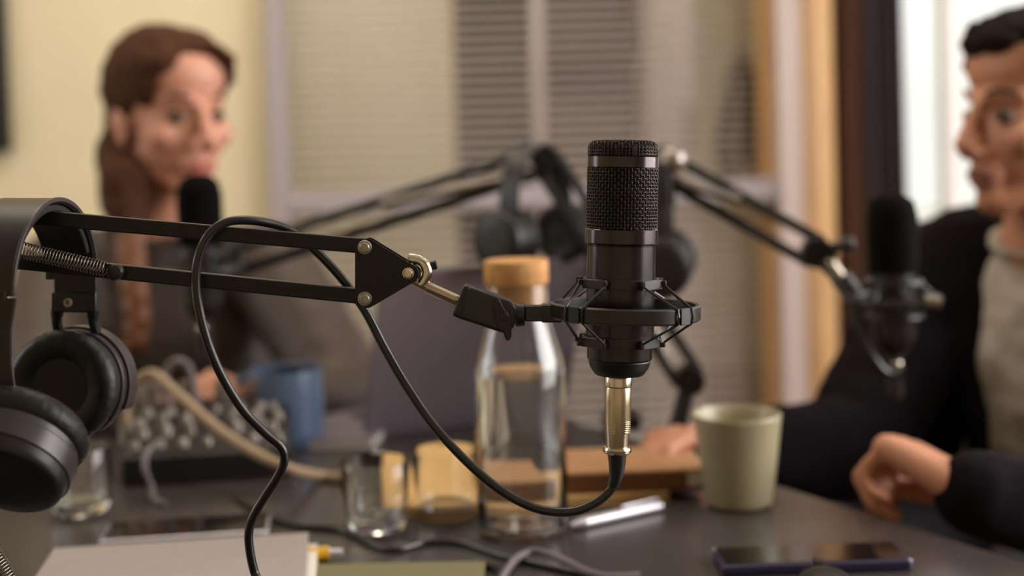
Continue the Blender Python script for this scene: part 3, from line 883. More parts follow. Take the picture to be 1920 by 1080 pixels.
# ================================================================== TABLEWARE
def wobj(name, p, label, cat, group=None, rz=0):
    return empty(name, p, label, cat, group, Matrix.Rotation(rz, 3, 'Z'))
def tumbler(p, label, dz=0):
    o = wobj('drinking_glass', p, label, 'glass', 'clear tumblers on the table')
    R_, H, t = 0.0320, 0.063, 0.0022
    MB().lathe([(0.0005, 0.0008), (R_ * 0.80, 0.0006), (R_ * 0.84, 0.002), (R_ * 0.92, 0.02), (R_, H), (R_ - 0.0006, H + 0.0008), (R_ - t, H), (R_ * 0.92 - t, 0.022), (R_ * 0.80, 0.0105), (R_ * 0.6, 0.009), (0.0005, 0.0088)], n=64).build('glass_body', M['glass'], o, smooth=50)
    return o
tumbler(T(707, 990), 'clear empty tumbler, nearest of the pair left of the corked bottle')
tumbler(T(838, 966), 'clear empty tumbler standing right beside the corked bottle')
tumbler(T(152, 958), 'clear tumbler under the headphones at the far left')
# bottle
bo = wobj('water_bottle', T(981, 994), 'clear glass carafe bottle half full of water with a cork stopper', 'bottle')
Rb = 0.0415
bp_ = [(0.0005, 0.003), (Rb * 0.5, 0.0028), (Rb * 0.86, 0.0006), (Rb * 0.97, 0.004), (Rb, 0.010), (Rb, 0.148), (Rb * 0.985, 0.154), (Rb * 0.93, 0.161), (0.0290, 0.192), (0.0282, 0.198), (0.0280, 0.223), (0.0286, 0.2245)]
t = 0.0022
bi_ = [(0.0264, 0.2245), (0.0260, 0.198), (0.0268, 0.192), (Rb * 0.93 - t, 0.160), (Rb - t, 0.149), (Rb - t, 0.012), (Rb * 0.9 - t, 0.007), (0.0005, 0.0068)]
MB().lathe(bp_ + bi_, n=72).build('glass_body', M['glass'], bo, smooth=40)
MB().lathe([(0.0005, 0.0074), (Rb * 0.9 - t - 0.0004, 0.0076), (Rb - t - 0.0004, 0.0126), (Rb - t - 0.0004, 0.1445), (Rb - t - 0.0012, 0.1440), (0.0005, 0.1440)], n=72).build('water', M['water'], bo, smooth=40)
MB().lathe([(0.021, 0.197), (0.0256, 0.203), (0.0257, 0.2250), (0.0286, 0.2252), (0.0291, 0.2262), (0.0291, 0.2450), (0.0284, 0.2462)], n=48).build('cork_stopper', M['cork'], bo, bevel=0.0006)
# sage mug
mg = wobj('ceramic_mug', T(1386, 946), 'sage green ribbed ceramic tumbler cup near the table corner', 'cup')
mb = MB(); rows = []
n = 144
prof = [(0.0005, 0.001), (0.028, 0.0005), (0.0305, 0.002), (0.0315, 0.006), (0.0365, 0.045), (0.0413, 0.0845), (0.0418, 0.0870), (0.0408, 0.0882), (0.0395, 0.0865), (0.0345, 0.045), (0.0300, 0.012), (0.0005, 0.009)]
for r, z in prof:
    rows.append([Vector(((r + (0.00035 * sin(i * 2 * pi / 4.0) if 0.005 < z < 0.083 and r > 0.0312 and z != 0.045 or (z == 0.045 and r > 0.035) else 0)) * cos(2 * pi * i / n), r * sin(2 * pi * i / n), z)) for i in range(n)])
mb.grid(rows, True, True, True)
mb.build('cup_body', M['mugg'], mg, smooth=60)
MB().cyl((0, 0, 0.055), (0, 0, 0.057), 0.0348, n=48).build('drink', M['mugin'], mg)
# blue mug
bm_ = wobj('blue_mug', T(541, 834), 'slate blue ceramic mug by the hands of the person in the brown blouse', 'mug', rz=radians(165))
MB().lathe([(0.0005, 0.001), (0.036, 0.0005), (0.040, 0.003), (0.0425, 0.02), (0.0425, 0.088), (0.0420, 0.0905), (0.0395, 0.089), (0.039, 0.012), (0.0005, 0.008)], n=56).build('cup_body', M['mugb'], bm_, smooth=50)
MB().tube(spline([(0.040, 0, 0.074), (0.058, 0, 0.076), (0.068, 0, 0.058), (0.064, 0, 0.03), (0.041, 0, 0.018)], 6), 0.0055, n=12).build('mug_handle', M['mugb'], bm_)
# books
def book(p, w, d, t, rz, m, label, name='notebook', mp=None, group=None):
    o = wobj(name, p, label, 'notebook', group, rz)
    MB().box((0, 0, t - 0.001), (w, d, 0.002)).build('front_cover', m, o, bevel=0.0006)
    MB().box((0, 0, 0.001), (w, d, 0.002)).build('back_cover', m, o, bevel=0.0006)
    MB().box((0.001, 0, t / 2), (w - 0.006, d - 0.006, t - 0.004)).build('page_block', mp or M['paper'], o)
    MB().box((-w / 2 + 0.001, 0, t / 2), (0.002, d, t)).build('spine', m, o, bevel=0.0006)
    return o
def tz(px, py, z): return T(px, py, TABLE_Z + z)
# kraft notebook with the leather one on top, behind the bottle
kc = T(975, 918)
book(Vector((kc.x, kc.y, TABLE_Z)), 0.275, 0.15, 0.009, radians(6), M['kraft'], 'flat kraft card notebook lying under the tan leather one behind the bottle', mp=M['kraft'])
lc = T(1140, 925, TABLE_Z + 0.009)
lb = wobj('leather_notebook', Vector((lc.x, lc.y + 0.050, TABLE_Z + 0.0092)), 'tan leather bound notebook beside the sage cup', 'notebook', rz=radians(1))
MB().box((0, 0, 0.0195), (0.185, 0.10, 0.003)).build('front_cover', M['leatherb'], lb, bevel=0.001)
MB().box((0, 0, 0.0015), (0.185, 0.10, 0.003)).build('back_cover', M['leatherd'], lb, bevel=0.001)
MB().box((0.004, 0.001, 0.0105), (0.181, 0.092, 0.015)).build('page_block', M['paper'], lb)
MB().box((-0.008, -0.0485, 0.0105), (0.169, 0.003, 0.015)).build('cover_flap', M['leatherd'], lb, bevel=0.001)
# pen
a, b = T(1070, 985, TABLE_Z + 0.005), T(1238, 948, TABLE_Z + 0.005)
d = (b - a).normalized(); L = (b - a).length
pn = wobj('metal_pen', a - Vector((0, 0, 0.005)), 'silver metal pen lying right of the bottle', 'pen')
o0 = Vector((0, 0, 0.005))
MB().cyl(o0 + d * 0.014, o0 + d * L, 0.0050, n=20).build('barrel', M['silver'], pn, bevel=0.0008)
MB().cyl(o0, o0 + d * 0.014, 0.0018, 0.0047, n=20).build('tip', M['silver'], pn)
sd = d.cross(Vector((0, 0, 1))).normalized()
MB().tube([o0 + d * (L - 0.004) + Vector((0, 0, 0.0045)), o0 + d * (L - 0.004) + Vector((0, 0, 0.0070)), o0 + d * (L - 0.045) + Vector((0, 0, 0.0065))], 0.0010, n=8).build('clip', M['silver'], pn)
# phone at bottom right
pc = T(1520, 1058)
ph = wobj('smartphone', Vector((pc.x, pc.y, TABLE_Z)), 'smartphone in a navy case lying at the bottom right', 'phone', rz=radians(1.5))
MB().box((0, 0, 0.0045), (0.154, 0.050, 0.009)).build('phone_case', M['phonec'], ph, bevel=0.0025, seg=3)
MB().box((0, 0, 0.0092), (0.148, 0.045, 0.0008)).build('display', M['screen'], ph)
for sx in (-1, 1):
    MB().ell((sx * 0.0755, -0.0235 * (1 if sx > 0 else -1), 0.0078), (0.0018, 0.0018, 0.0014)).build('bumper_corner', M['silver'], ph)
# rounded black thing at bottom
mo_ = T(1553, 1160)
ms = wobj('computer_mouse', Vector((mo_.x, mo_.y, TABLE_Z)), 'rounded black computer mouse just showing at the bottom edge under the phone', 'mouse')
mb = MB(); rows = []
for j in range(0, 10):
    t = j / 9 * pi / 2
    rows.append([Vector((0.030 * cos(t) * cos(2 * pi * i / 40), 0.048 * cos(t) * sin(2 * pi * i / 40), 0.036 * sin(t) ** 0.9 + 0.0005)) for i in range(40)] if j < 9 else [Vector((0.0005 * cos(2 * pi * i / 40), 0.0005 * sin(2 * pi * i / 40), 0.0366)) for i in range(40)])
mb.grid(rows, True, True, True); mb.build('shell', M['plastic'], ms, smooth=70)
MB().cyl((-0.003, 0.030, 0.030), (0.003, 0.030, 0.030), 0.006).build('scroll_wheel', M['rubber'], ms)
# pale and grey notebooks stack at the bottom left
bc = tz(322, 1090, 0.010)
bk1 = book(Vector((bc.x + 0.004, bc.y - 0.003, TABLE_Z)), 0.222, 0.165, 0.010, radians(7), M['paper'], 'pale notebook underneath the grey one at the bottom left')
bk2 = book(Vector((bc.x, bc.y, TABLE_Z + 0.0102)), 0.215, 0.160, 0.010, radians(7), M['greybook'], 'grey cloth notebook on top of the pale one at the bottom left')
# slim tablet phone with a silver edge behind the notebooks
sc_ = T(352, 1003)
tp = wobj('slim_phone', Vector((sc_.x, sc_.y, TABLE_Z)), 'black glass phone with silver edge lying behind the grey notebook', 'phone', rz=radians(7))
MB().box((0, 0, 0.004), (0.150, 0.060, 0.008)).build('metal_frame', M['silver'], tp, bevel=0.003, seg=4)
MB().box((0, 0, 0.0083), (0.144, 0.055, 0.0006)).build('display', M['screen'], tp)
# olive notebook
gc = T(735, 1105)
book(Vector((gc.x, gc.y, TABLE_Z)), 0.145, 0.10, 0.006, radians(-2), M['greenbook'], 'olive green notebook at the bottom centre edge', mp=M['greenbook'])
# yellow marker
a, b = T(582, 1039, TABLE_Z + 0.006), T(642, 1035, TABLE_Z + 0.006)
d = (b - a).normalized(); L = (b - a).length
mk = wobj('yellow_pencil', a - Vector((0, 0, 0.006)), 'yellow barrelled pen poking out beside the grey notebook', 'pen')
o0 = Vector((0, 0, 0.006))
MB().cyl(o0 - d * 0.03, o0 + d * L * 0.58, 0.0058, n=18).build('barrel', M['yellow'], mk, bevel=0.0005)
MB().cyl(o0 + d * L * 0.58, o0 + d * L, 0.0040, 0.0028, n=18).build('ferrule', M['silver'], mk, bevel=0.0005)
# cables on the table
def table_cable(name, pts, r, m, label, closed=False):
    P = [T(x, y, TABLE_Z + r + z) for x, y, z in pts]
    P = spline(P, 8)
    o = wobj(name, Vector((P[0].x, P[0].y, TABLE_Z)), label, 'cable')
    c0 = o.matrix_world.translation
    MB().tube([p - c0 for p in P], r, n=10).build('cord', m, o)
    return o
table_cable('table_cable', [(440, 930, 0), (500, 968, 0), (560, 985, 0), (640, 992, 0), (695, 1018, 0), (740, 1030, 0), (800, 1016, 0), (870, 1018, 0), (955, 1044, 0), (1050, 1066, 0), (1200, 1095, 0)], 0.0028, M['rubber'], 'thin black cable snaking along the table in front of the glasses')
table_cable('looped_cable', [(900, 1200, 0), (930, 1110, 0.0), (958, 1058, 0.002), (985, 1038, 0.004), (1010, 1034, 0.005), (1050, 1048, 0.004), (1100, 1072, 0.002), (1140, 1082, 0.0), (1200, 1080, 0)], 0.0034, M['greyc'], 'glossy black cable with its sheen painted in grey, curling at the bottom centre of the table')  # reflection along the black cord is painted as grey
table_cable('short_cable', [(840, 1110, 0), (866, 1080, 0), (884, 1062, 0), (905, 1056, 0), (930, 1066, 0.0)], 0.003, M['rubber'], 'short black cable end beside the olive notebook')

# ================================================================== MIXER
mxc = T(368, 905)
mx = wobj('audio_mixer', Vector((mxc.x, mxc.y + 0.075, TABLE_Z)), 'black audio mixer with rows of pale knobs in front of the brown blouse', 'mixer', rz=radians(9))
mb = MB()
side = [(-0.075, 0.0), (-0.075, 0.030), (0.075, 0.062), (0.075, 0.0)]
mb.grid([[Vector((x, y, z)) for y, z in side] for x in (-0.088, 0.088)], True, True, True)
mb.build('chassis', M['plastic'], mx, bevel=0.002)
sl = (0.062 - 0.030) / 0.15
for i in range(7):
    for j in range(4):
        x = -0.075 + i * 0.025; y = -0.052 + j * 0.028
        z = 0.030 + (y + 0.075) * sl
        x += 0.006 * (j % 2) * (1 if i < 6 else -1)
        k = MB().cyl((x, y, z - 0.0005), (x, y, z + 0.008 + 0.003 * ((i * j) % 3)), 0.0056, 0.0045, n=14).build('knob', M['knobl'] if (i + j) % 3 else M['steel'], mx, bevel=0.0008)
for i in range(4):
    x = -0.068 + i * 0.04
    mb = MB().cyl((x, 0.062, 0.055), (x, 0.060, 0.085), 0.008, n=18); mb.build('jack_plug', M['steel'], mx, bevel=0.001)
P = [U(X, Y, d) for X, Y, d in [(238, 800, 1.55), (236, 760, 1.55), (246, 728, 1.55), (268, 706, 1.54), (292, 703, 1.53), (330, 736, 1.51), (398, 796, 1.48), (465, 842, 1.45), (540, 878, 1.43)]]
P += [T(600, 892, TABLE_Z + 0.006), T(655, 896, TABLE_Z + 0.006), T(730, 890, TABLE_Z + 0.006), T(800, 872, TABLE_Z + 0.006)]
bcab = wobj('beige_cable', Vector((P[-1].x, P[-1].y, TABLE_Z)), 'thick beige cable rising over the mixer and down behind the tumblers', 'cable')
c0 = bcab.matrix_world.translation
MB().tube([p - c0 for p in spline(P, 8)], 0.0056, n=12).build('cord', M['beige'], bcab)
MB().cyl(P[0] - c0 + Vector((0, 0, 0.004)), P[0] - c0 - Vector((0, 0, 0.018)), 0.0085).build('plug', M['steel'], bcab)
P = [U(X, Y, d) for X, Y, d in [(320, 775, 1.6), (310, 730, 1.6), (312, 695, 1.6), (330, 678, 1.6), (350, 684, 1.6), (360, 712, 1.6), (372, 780, 1.6)]]
gcab = wobj('grey_loop_cable', P[0], 'pale grey cable loop plugged into the back of the mixer', 'cable')
MB().tube([p - P[0] for p in spline(P, 8)], 0.0045, n=10).build('cord', M['greyc'], gcab)
P = [U(X, Y, d) for X, Y, d in [(300, 830, 1.47), (276, 848, 1.45), (272, 880, 1.44), (284, 912, 1.44)]] + [T(290, 935, TABLE_Z + 0.003), T(310, 945, TABLE_Z + 0.003)]
fcab = wobj('thin_mixer_cable', Vector((P[-1].x, P[-1].y, TABLE_Z)), 'thin grey cable hanging down the front of the mixer', 'cable')
c0 = fcab.matrix_world.translation
MB().tube([p - c0 for p in spline(P, 8)], 0.003, n=8).build('cord', M['greyc'], fcab)

# ================================================================== LAPTOP
lp0 = T(880, 845)
D0 = 1.72
tl, tr, brr, bll = U(757, 520, D0 + 0.05), U(1104, 492, D0 + 0.10), U(1100, 842, D0 + 0.06), U(688, 836, D0)
# a rigid lid fitted to those corners: bottom edge on the table, leaning back towards its user
b0 = Vector((bll.x, bll.y, TABLE_Z + 0.012)); b1 = Vector((brr.x, brr.y, TABLE_Z + 0.012))
ex = (b1 - b0).normalized(); 
lapw = 0.272; laph = 0.205
mid = (b0 + b1) / 2 + Vector((-0.012, -0.01, 0))
lpt = wobj('laptop_computer', Vector((mid.x, mid.y, TABLE_Z)), 'mauve grey laptop seen from behind between the two guests', 'laptop', rz=radians(27))
th = radians(-20)
hin = Vector((0, 0, 0.012))
Rl = Matrix.Rotation(th, 3, 'X')
ol = [(-lapw / 2, 0), (lapw / 2, 0), (lapw / 2, laph), (-lapw / 2 + 0.0, laph)]
# outline with rounded top corners
ol = [(-lapw / 2, 0), (lapw / 2, 0)] + [(lapw / 2 - 0.008 + 0.008 * cos(a), laph - 0.008 + 0.008 * sin(a)) for a in [pi / 2 * i / 6 for i in range(7)]] + [(-lapw / 2 + 0.008 + 0.008 * cos(a), laph - 0.008 + 0.008 * sin(a)) for a in [pi / 2 + pi / 2 * i / 6 for i in range(7)]]
Rm4 = Matrix.Translation(hin) @ Matrix.Rotation(-th, 4, 'X')
MB().prism(ol, Rm4, -0.003, 0.002).build('lid', M['laptop'], lpt, bevel=0.0012)
MB().prism([(x * 0.95, 0.01 + z * 0.92) for x, z in ol], Rm4, 0.0021, 0.0026).build('display', M['screen'], lpt)
MB().box((0, 0.078, 0.007), (lapw, 0.150, 0.012)).build('base', M['laptop'], lpt, bevel=0.003)
MB().box((0, 0.060, 0.0135), (lapw * 0.88, 0.08, 0.0015)).build('keyboard', M['keys'], lpt)
MB().cyl((-lapw * 0.4, 0.003, 0.012), (lapw * 0.4, 0.003, 0.012), 0.005).build('hinge', M['laptop'], lpt)
# pale folder left of laptop (its own thing)
fd = T(648, 815)
fo = wobj('lilac_folder', Vector((fd.x, fd.y, TABLE_Z)), 'lilac grey folder lying between the blue mug and the laptop', 'folder', rz=radians(-6))
MB().box((0, 0, 0.001), (0.10, 0.16, 0.002)).build('back_cover', M['laptop'], fo)
MB().box((0, 0, 0.0115), (0.10, 0.16, 0.002)).build('front_cover', M['laptop'], fo, bevel=0.0006)
MB().box((0.001, 0, 0.00625), (0.096, 0.155, 0.0085)).build('page_block', M['paper'], fo)

# ================================================================== BACKGROUND BOOM ARMS
def boom(label, base, chain, zdir=None, r=0.0065, gap=0.028):
    """chain: world points of the joints from base post upwards; each section is a pair of parallel bars."""
    o = wobj('microphone_boom_arm', base, label, 'microphone arm', 'scissor boom arms in the background')
    c0 = Vector(base)
    L = [Vector(p) - c0 for p in chain]
    MB().cyl((0, 0, 0), L[0], 0.010).build('post', M['blackm'], o)
    MB().box((0, 0, 0.008), (0.045, 0.05, 0.016)).build('clamp', M['blackm'], o, bevel=0.002)
    for i in range(len(L) - 1):
        a, b = L[i], L[i + 1]
        d = (b - a).normalized()
        side = d.cross(Vector((0, 1, 0))).normalized()
        if side.z < 0: side = -side
        for s1 in (-1, 1):
            MB().cyl(a + side * gap / 2 * s1, b + side * gap / 2 * s1, r, n=4).build('bar', M['blackm'], o, bevel=0.0008)
        q0 = a + (b - a) * 0.12 - side * gap * 0.3; q1 = a + (b - a) * 0.5 + side * gap * 0.3
        MB().cyl(q0 + Vector((0, -0.012, 0)), q1 + Vector((0, -0.012, 0)), 0.0055).build('spring', M['springm'], o)
        for e in (a, b):
            pass
    for p in L:
        MB().cyl(p + Vector((0, -0.013, 0)), p + Vector((0, 0.013, 0)), 0.017, n=20).build('joint_plate', M['blackm'], o, bevel=0.001)
        MB().cyl(p + Vector((0, -0.017, 0)), p + Vector((0, 0.017, 0)), 0.006).build('joint_bolt', M['blackm'], o)
    return o
def hangmic(label, top, ax, conn, r=0.03, foam=True, name='studio_microphone', Hm=0.16):
    """vertical microphone, top is the top of its head"""
    top = Vector(top)
    o = empty(name, top - Vector((0, 0, Hm)), label, 'microphone', 'microphones of the guests')
    if foam:
        MB().lathe([(r * 0.55, Hm - 0.085), (r * 0.95, Hm - 0.084), (r, Hm - 0.06), (r, Hm - 0.025), (r * 0.86, Hm - 0.009), (r * 0.5, Hm - 0.0015), (0.001, Hm)], n=40).build('foam_windshield', M['foam'], o, smooth=70)
    else:
        MB().lathe([(r * 0.9, Hm - 0.08), (r, Hm - 0.08), (r, Hm - 0.012), (r * 0.85, Hm - 0.002), (0.001, Hm)], n=40).build('head_grille', M['wire'], o, smooth=50)
    MB().lathe([(r * 0.8, Hm - 0.155), (r * 0.86, Hm - 0.15), (r * 0.86, Hm - 0.078)], n=40).build('body', M['mount'], o)
    MB().lathe([(r * 0.5, Hm - 0.17), (r * 0.8, Hm - 0.155)], n=40).build('base_cap', M['plastic'], o)
    MB().cyl((0, 0, Hm - 0.215), (0, 0, Hm - 0.168), 0.009).build('connector', M['plastic'], o)
    MB().ell((0, -0.009, Hm - 0.180), 0.0055).build('latch_button', M['chrome'], o)
    return o
# the woman's arm: clamp at the table edge, up to the elbow, out left to her microphone
w_el = U(1022, 298, 1.68); w_low = U(1292, 712, 1.62); w_base = T(1262, 836)
w_end = U(430, 492, 1.72)
wa = boom('black boom arm reaching left from the table edge to the microphone before the brown blouse', w_base, [w_low, w_el, w_end])
# the man's arm
m_base = T(1165, 800); m_low = U(1112, 500, 1.80); m_el = U(1238, 308, 1.66); m_end = U(1532, 474, 1.56)
ma = boom('black boom arm slanting down right towards the microphone before the navy jacket', m_base, [m_low, m_el, m_end])
c0 = Vector(m_base)
MB().cyl(U(1536, 476, 1.56) - c0, U(1590, 454, 1.55) - c0, 0.006).build('wing_screw', M['plastic'], ma)
MB().ell(U(1588, 458, 1.545) - c0, 0.009).build('screw_knob', M['purplem'], ma)
MB().cyl(U(1545, 480, 1.555) - c0, U(1576, 522, 1.55) - c0, 0.0072).build('mounting_rod', M['chrome'], ma)
MB().cyl(U(1574, 518, 1.55) - c0, U(1602, 556, 1.55) - c0, 0.012).build('swivel_block', M['plastic'], ma, bevel=0.002)
MB().ell(U(1262, 300, 1.63) - c0, 0.016).build('elbow_cap', M['steel'], ma)
wm_top = U(372, 326, 1.66)
wm = hangmic('black foam-covered microphone under the chin of the person in brown', wm_top, None, None, 0.0265)
mm_top = U(1672, 362, 1.50)
mm = hangmic('black foam-covered microphone in front of the navy jacket at right', mm_top, None, None, 0.0265, True)
def smallmount(label, c, conn):
    o = empty('shock_mount', c, label, 'shock mount', 'shock mounts of the guests')
    MB().tube([(0.046 * cos(a), 0.046 * sin(a), 0) for a in [2 * pi * i / 40 for i in range(40)]], 0.0042, n=8, closed=True).build('ring', M['mount'], o)
    MB().tube([(0.028 * cos(a), 0.028 * sin(a), 0.018) for a in [2 * pi * i / 40 for i in range(40)]], 0.003, n=8, closed=True).build('upper_clip', M['mount'], o)
    MB().tube([(0.028 * cos(a), 0.028 * sin(a), -0.018) for a in [2 * pi * i / 40 for i in range(40)]], 0.003, n=8, closed=True).build('lower_clip', M['mount'], o)
    for k in range(8):
        a = 2 * pi * k / 8
        MB().tube([(0.028 * cos(a), 0.028 * sin(a), 0.018), (0.046 * cos(a + 0.1), 0.046 * sin(a + 0.1), 0), (0.028 * cos(a), 0.028 * sin(a), -0.018)], 0.0012, n=6).build('elastic_band', M['rubber'], o)
    q_ = Vector(conn) - Vector(c)
    MB().tube([q_.normalized() * 0.044, q_], 0.006, n=10).build('ring_arm', M['mount'], o)
    return o
smallmount('black shock mount ring holding the microphone before the navy jacket', mm_top - Vector((0, 0, 0.112)), U(1600, 552, 1.55))
smallmount('black shock mount ring holding the microphone before the brown blouse', wm_top - Vector((0, 0, 0.112)), w_end + Vector((0, 0, -0.0)))
# silver thumb screws of the man's mount
ts = U(1702, 556, 1.46)
MB().cyl((0.02, -0.046, 0.004), (0.034, -0.052, 0.002), 0.006).build('thumb_screw', M['steel'], bpy.data.objects['shock_mount.001'])
# cable from the man's arm to his microphone
P = [U(X, Y, d) for X, Y, d in [(1540, 498, 1.54), (1580, 540, 1.52), (1606, 600, 1.5), (1632, 662, 1.49), (1664, 700, 1.49), (1690, 690, 1.5)]]
P += [mm_top - Vector((0, 0, 0.222)), mm_top - Vector((0, 0, 0.208))]
mcab = empty('hanging_cable', P[0], 'dark cable drooping in a loop before the navy jacket', 'cable')
MB().tube([p - P[0] for p in spline(P, 8)], 0.0042, n=10).build('cord', M['rubber'], mcab)

# headphones hanging on the background arms
def bghp(top, yaw, label, R_=0.075, drop=0.085):
    o = empty('headphones', top, label, 'headphones', 'headphones hung on the background arms', Matrix.Rotation(yaw, 3, 'Z'))
    outer = arcpts(R_, 0.075, 0, -0.075, 0, pi, 32) + arcpts(R_ - 0.004, 0.071, 0, -0.075, pi, 0, 32)
    MB().grid([[Vector((u, w, z)) for u, z in outer] for w in (-0.014, 0.014)], True, True, True).build('headband', M['plastic'], o, bevel=0.001)
    for sx in (-1, 1):
        MB().box((sx * (R_ - 0.002), 0, -0.085), (0.005, 0.022, 0.03)).build('slider', M['purplem'], o, bevel=0.001)
        cup(o, (sx * (R_ + 0.0), 0, -0.075 - drop + 0.02), (-sx, 0, -0.0), None, 0.036, detail=False)
    return o
h1 = w_el + (w_end - w_el) * 0.03
bghp(h1 + Vector((0.0, 0, 0.022)), radians(52), 'dark headphones hung on the background boom arm above the bottle cork', 0.055, 0.055)
h2 = m_el
bghp(h2 + Vector((0.0, 0.0, 0.022)), radians(80), 'dark headphones hung on the background boom arm behind the sharp microphone', 0.05, 0.082)
# ================================================================== PEOPLE
def chain(mb, pts, rads, n=20):
    for i in range(len(pts)):
        mb.ell(pts[i], rads[i], nu=n, nv=12)
        if i: mb.cyl(pts[i - 1], pts[i], rads[i - 1], rads[i], n=n)
def Rfrom(F, up=Vector((0, 0, 1))):
    F = F.normalized(); X = F.cross(up).normalized(); Zz = X.cross(F)
    return Matrix((X, F, Zz)).transposed()      # x = person's right, y = forward, z = up
def head(mb, C, R, s=1.0, male=False):
    def E(c, r, rot=None):
        mb.ell(C + R @ (Vector(c) * s), tuple(a * s for a in r), R @ rot if rot else R, nu=28, nv=18)
    def K(c0, r0, c1, r1): chain(mb, [C + R @ (Vector(c0) * s), C + R @ (Vector(c1) * s)], [r0 * s, r1 * s], 16)
    E((0, -0.018, 0.032), (0.074, 0.094, 0.084))
    E((0, 0.022, -0.022), (0.060, 0.066, 0.080))
    E((0, 0.045, 0.060), (0.058, 0.042, 0.045))
    E((0, 0.068, -0.093), (0.024 if male else 0.019, 0.024, 0.020))
    for e in (-1, 1):
        K((e * 0.056, -0.004, -0.055), 0.016, (e * 0.012, 0.066, -0.095), 0.015)
        E((e * 0.040, 0.058, -0.022), (0.024, 0.022, 0.022))
        K((e * 0.012, 0.084, 0.026), 0.0085, (e * 0.046, 0.062, 0.026), 0.008)      # brow ridge
        E((e * 0.013, 0.098, -0.038), (0.0085, 0.010, 0.0075))
        E((e * 0.074, -0.008, -0.012), (0.006, 0.017, 0.031), Matrix.Rotation(radians(12), 3, 'X'))
        E((e * 0.079, -0.012, -0.004), (0.005, 0.016, 0.020))
    K((0, 0.088, 0.018), 0.0075, (0, 0.112, -0.028), 0.0095)                     # nose
    E((0, 0.080, -0.060), (0.026, 0.014, 0.022))
    E((0, 0.090, -0.060), (0.020, 0.008, 0.0062)); E((0, 0.088, -0.073), (0.017, 0.008, 0.0068))
def face_parts(parent, C, R, s, skin_lips, brow_w, lidc):
    inv = parent.matrix_world.inverted()
    def P(c): return inv @ (C + R @ (Vector(c) * s))
    Ri = inv.to_3x3() @ R
    for e in (-1, 1):
        ev = MB().ell(P((e * 0.031, 0.0735, 0.003)), 0.0100 * s).build('eye', M['eyew'], parent)
        MB().ell(P((e * 0.0315, 0.0828, 0.002)), (0.0052 * s, 0.0024 * s, 0.0052 * s), Ri).build('iris', M['iris'], ev)
        mb = MB()
        mb.tube(spline([P((e * 0.014, 0.0885, 0.028)), P((e * 0.030, 0.0835, 0.034)), P((e * 0.047, 0.067, 0.029))], 6), [0.0024 * s * brow_w, *[0.0030 * s * brow_w] * 11, 0.0015 * s], n=8)
        mb.build('eyebrow', M['brow'], parent)
        mb = MB()
        mb.tube(spline([P((e * 0.020, 0.0825, 0.006)), P((e * 0.031, 0.0845, 0.0095)), P((e * 0.044, 0.0755, 0.004))], 6), 0.0017 * s, n=8)
        mb.build('eyelid', M[lidc], parent)
    mb = MB()
    mb.tube(spline([P((-0.022, 0.086, -0.066)), P((-0.008, 0.0965, -0.0605)), P((0, 0.0960, -0.0618)), P((0.008, 0.0965, -0.0605)), P((0.022, 0.086, -0.066))], 6), [0.001] + [0.0040 * s] * 23 + [0.001], n=8)
    mb.tube(spline([P((-0.020, 0.085, -0.067)), P((0, 0.0945, -0.073)), P((0.020, 0.085, -0.067))], 8), [0.001] + [0.0044 * s] * 15 + [0.001], n=8)
    mb.build('lips', M[skin_lips], parent)
def hand(mb, Wp, D, Nn, curls, tside, s=1.0, spread=0.0):
    """Wp wrist, D towards the knuckles, Nn out of the palm, tside +-1: which side the thumb is on."""
    D = D.normalized(); Nn = (Nn - D * Nn.dot(D)).normalized(); L = D.cross(Nn).normalized() * tside
    # L points to the thumb side
    off = [0.030, 0.010, -0.010, -0.028]; ln = [(0.042, 0.025, 0.020), (0.046, 0.029, 0.021), (0.042, 0.027, 0.021), (0.033, 0.020, 0.018)]
    kr = [0.0098, 0.0100, 0.0095, 0.0085]
    kl = [0.086, 0.088, 0.083, 0.076]
    for i in range(4):
        k = Wp + (D * kl[i] + L * off[i]) * s
        chain(mb, [Wp + L * off[i] * 0.55 * s + D * 0.008 * s, k], [0.0165 * s, 0.0125 * s])
        c = curls[i] if isinstance(curls[0], (tuple, list)) else curls
        a = 0; p = k
        rr = kr[i] * s
        dirL = L * (off[i] / 0.03) * spread
        for j in range(3):
            a += radians(c[j])
            d = (D * cos(a) + Nn * sin(a) + dirL * 0.3).normalized()
            p2 = p + d * ln[i][j] * s
            chain(mb, [p, p2], [rr, rr * 0.90], 14)
            rr *= 0.90; p = p2
    t0 = Wp + (D * 0.022 + L * 0.022 + Nn * 0.008) * s
    t1 = t0 + (D * 0.034 + L * 0.020 + Nn * 0.014) * s
    t2 = t1 + (D * 0.030 + L * 0.004 + Nn * 0.012) * s
    t3 = t2 + (D * 0.022 - L * 0.006 + Nn * 0.010) * s
    chain(mb, [t0, t1, t2, t3], [0.0165 * s, 0.0125 * s, 0.0105 * s, 0.0085 * s], 14)
def loc(mb, inv): 
    bmesh.ops.transform(mb.bm, matrix=inv, verts=mb.bm.verts)
    return mb

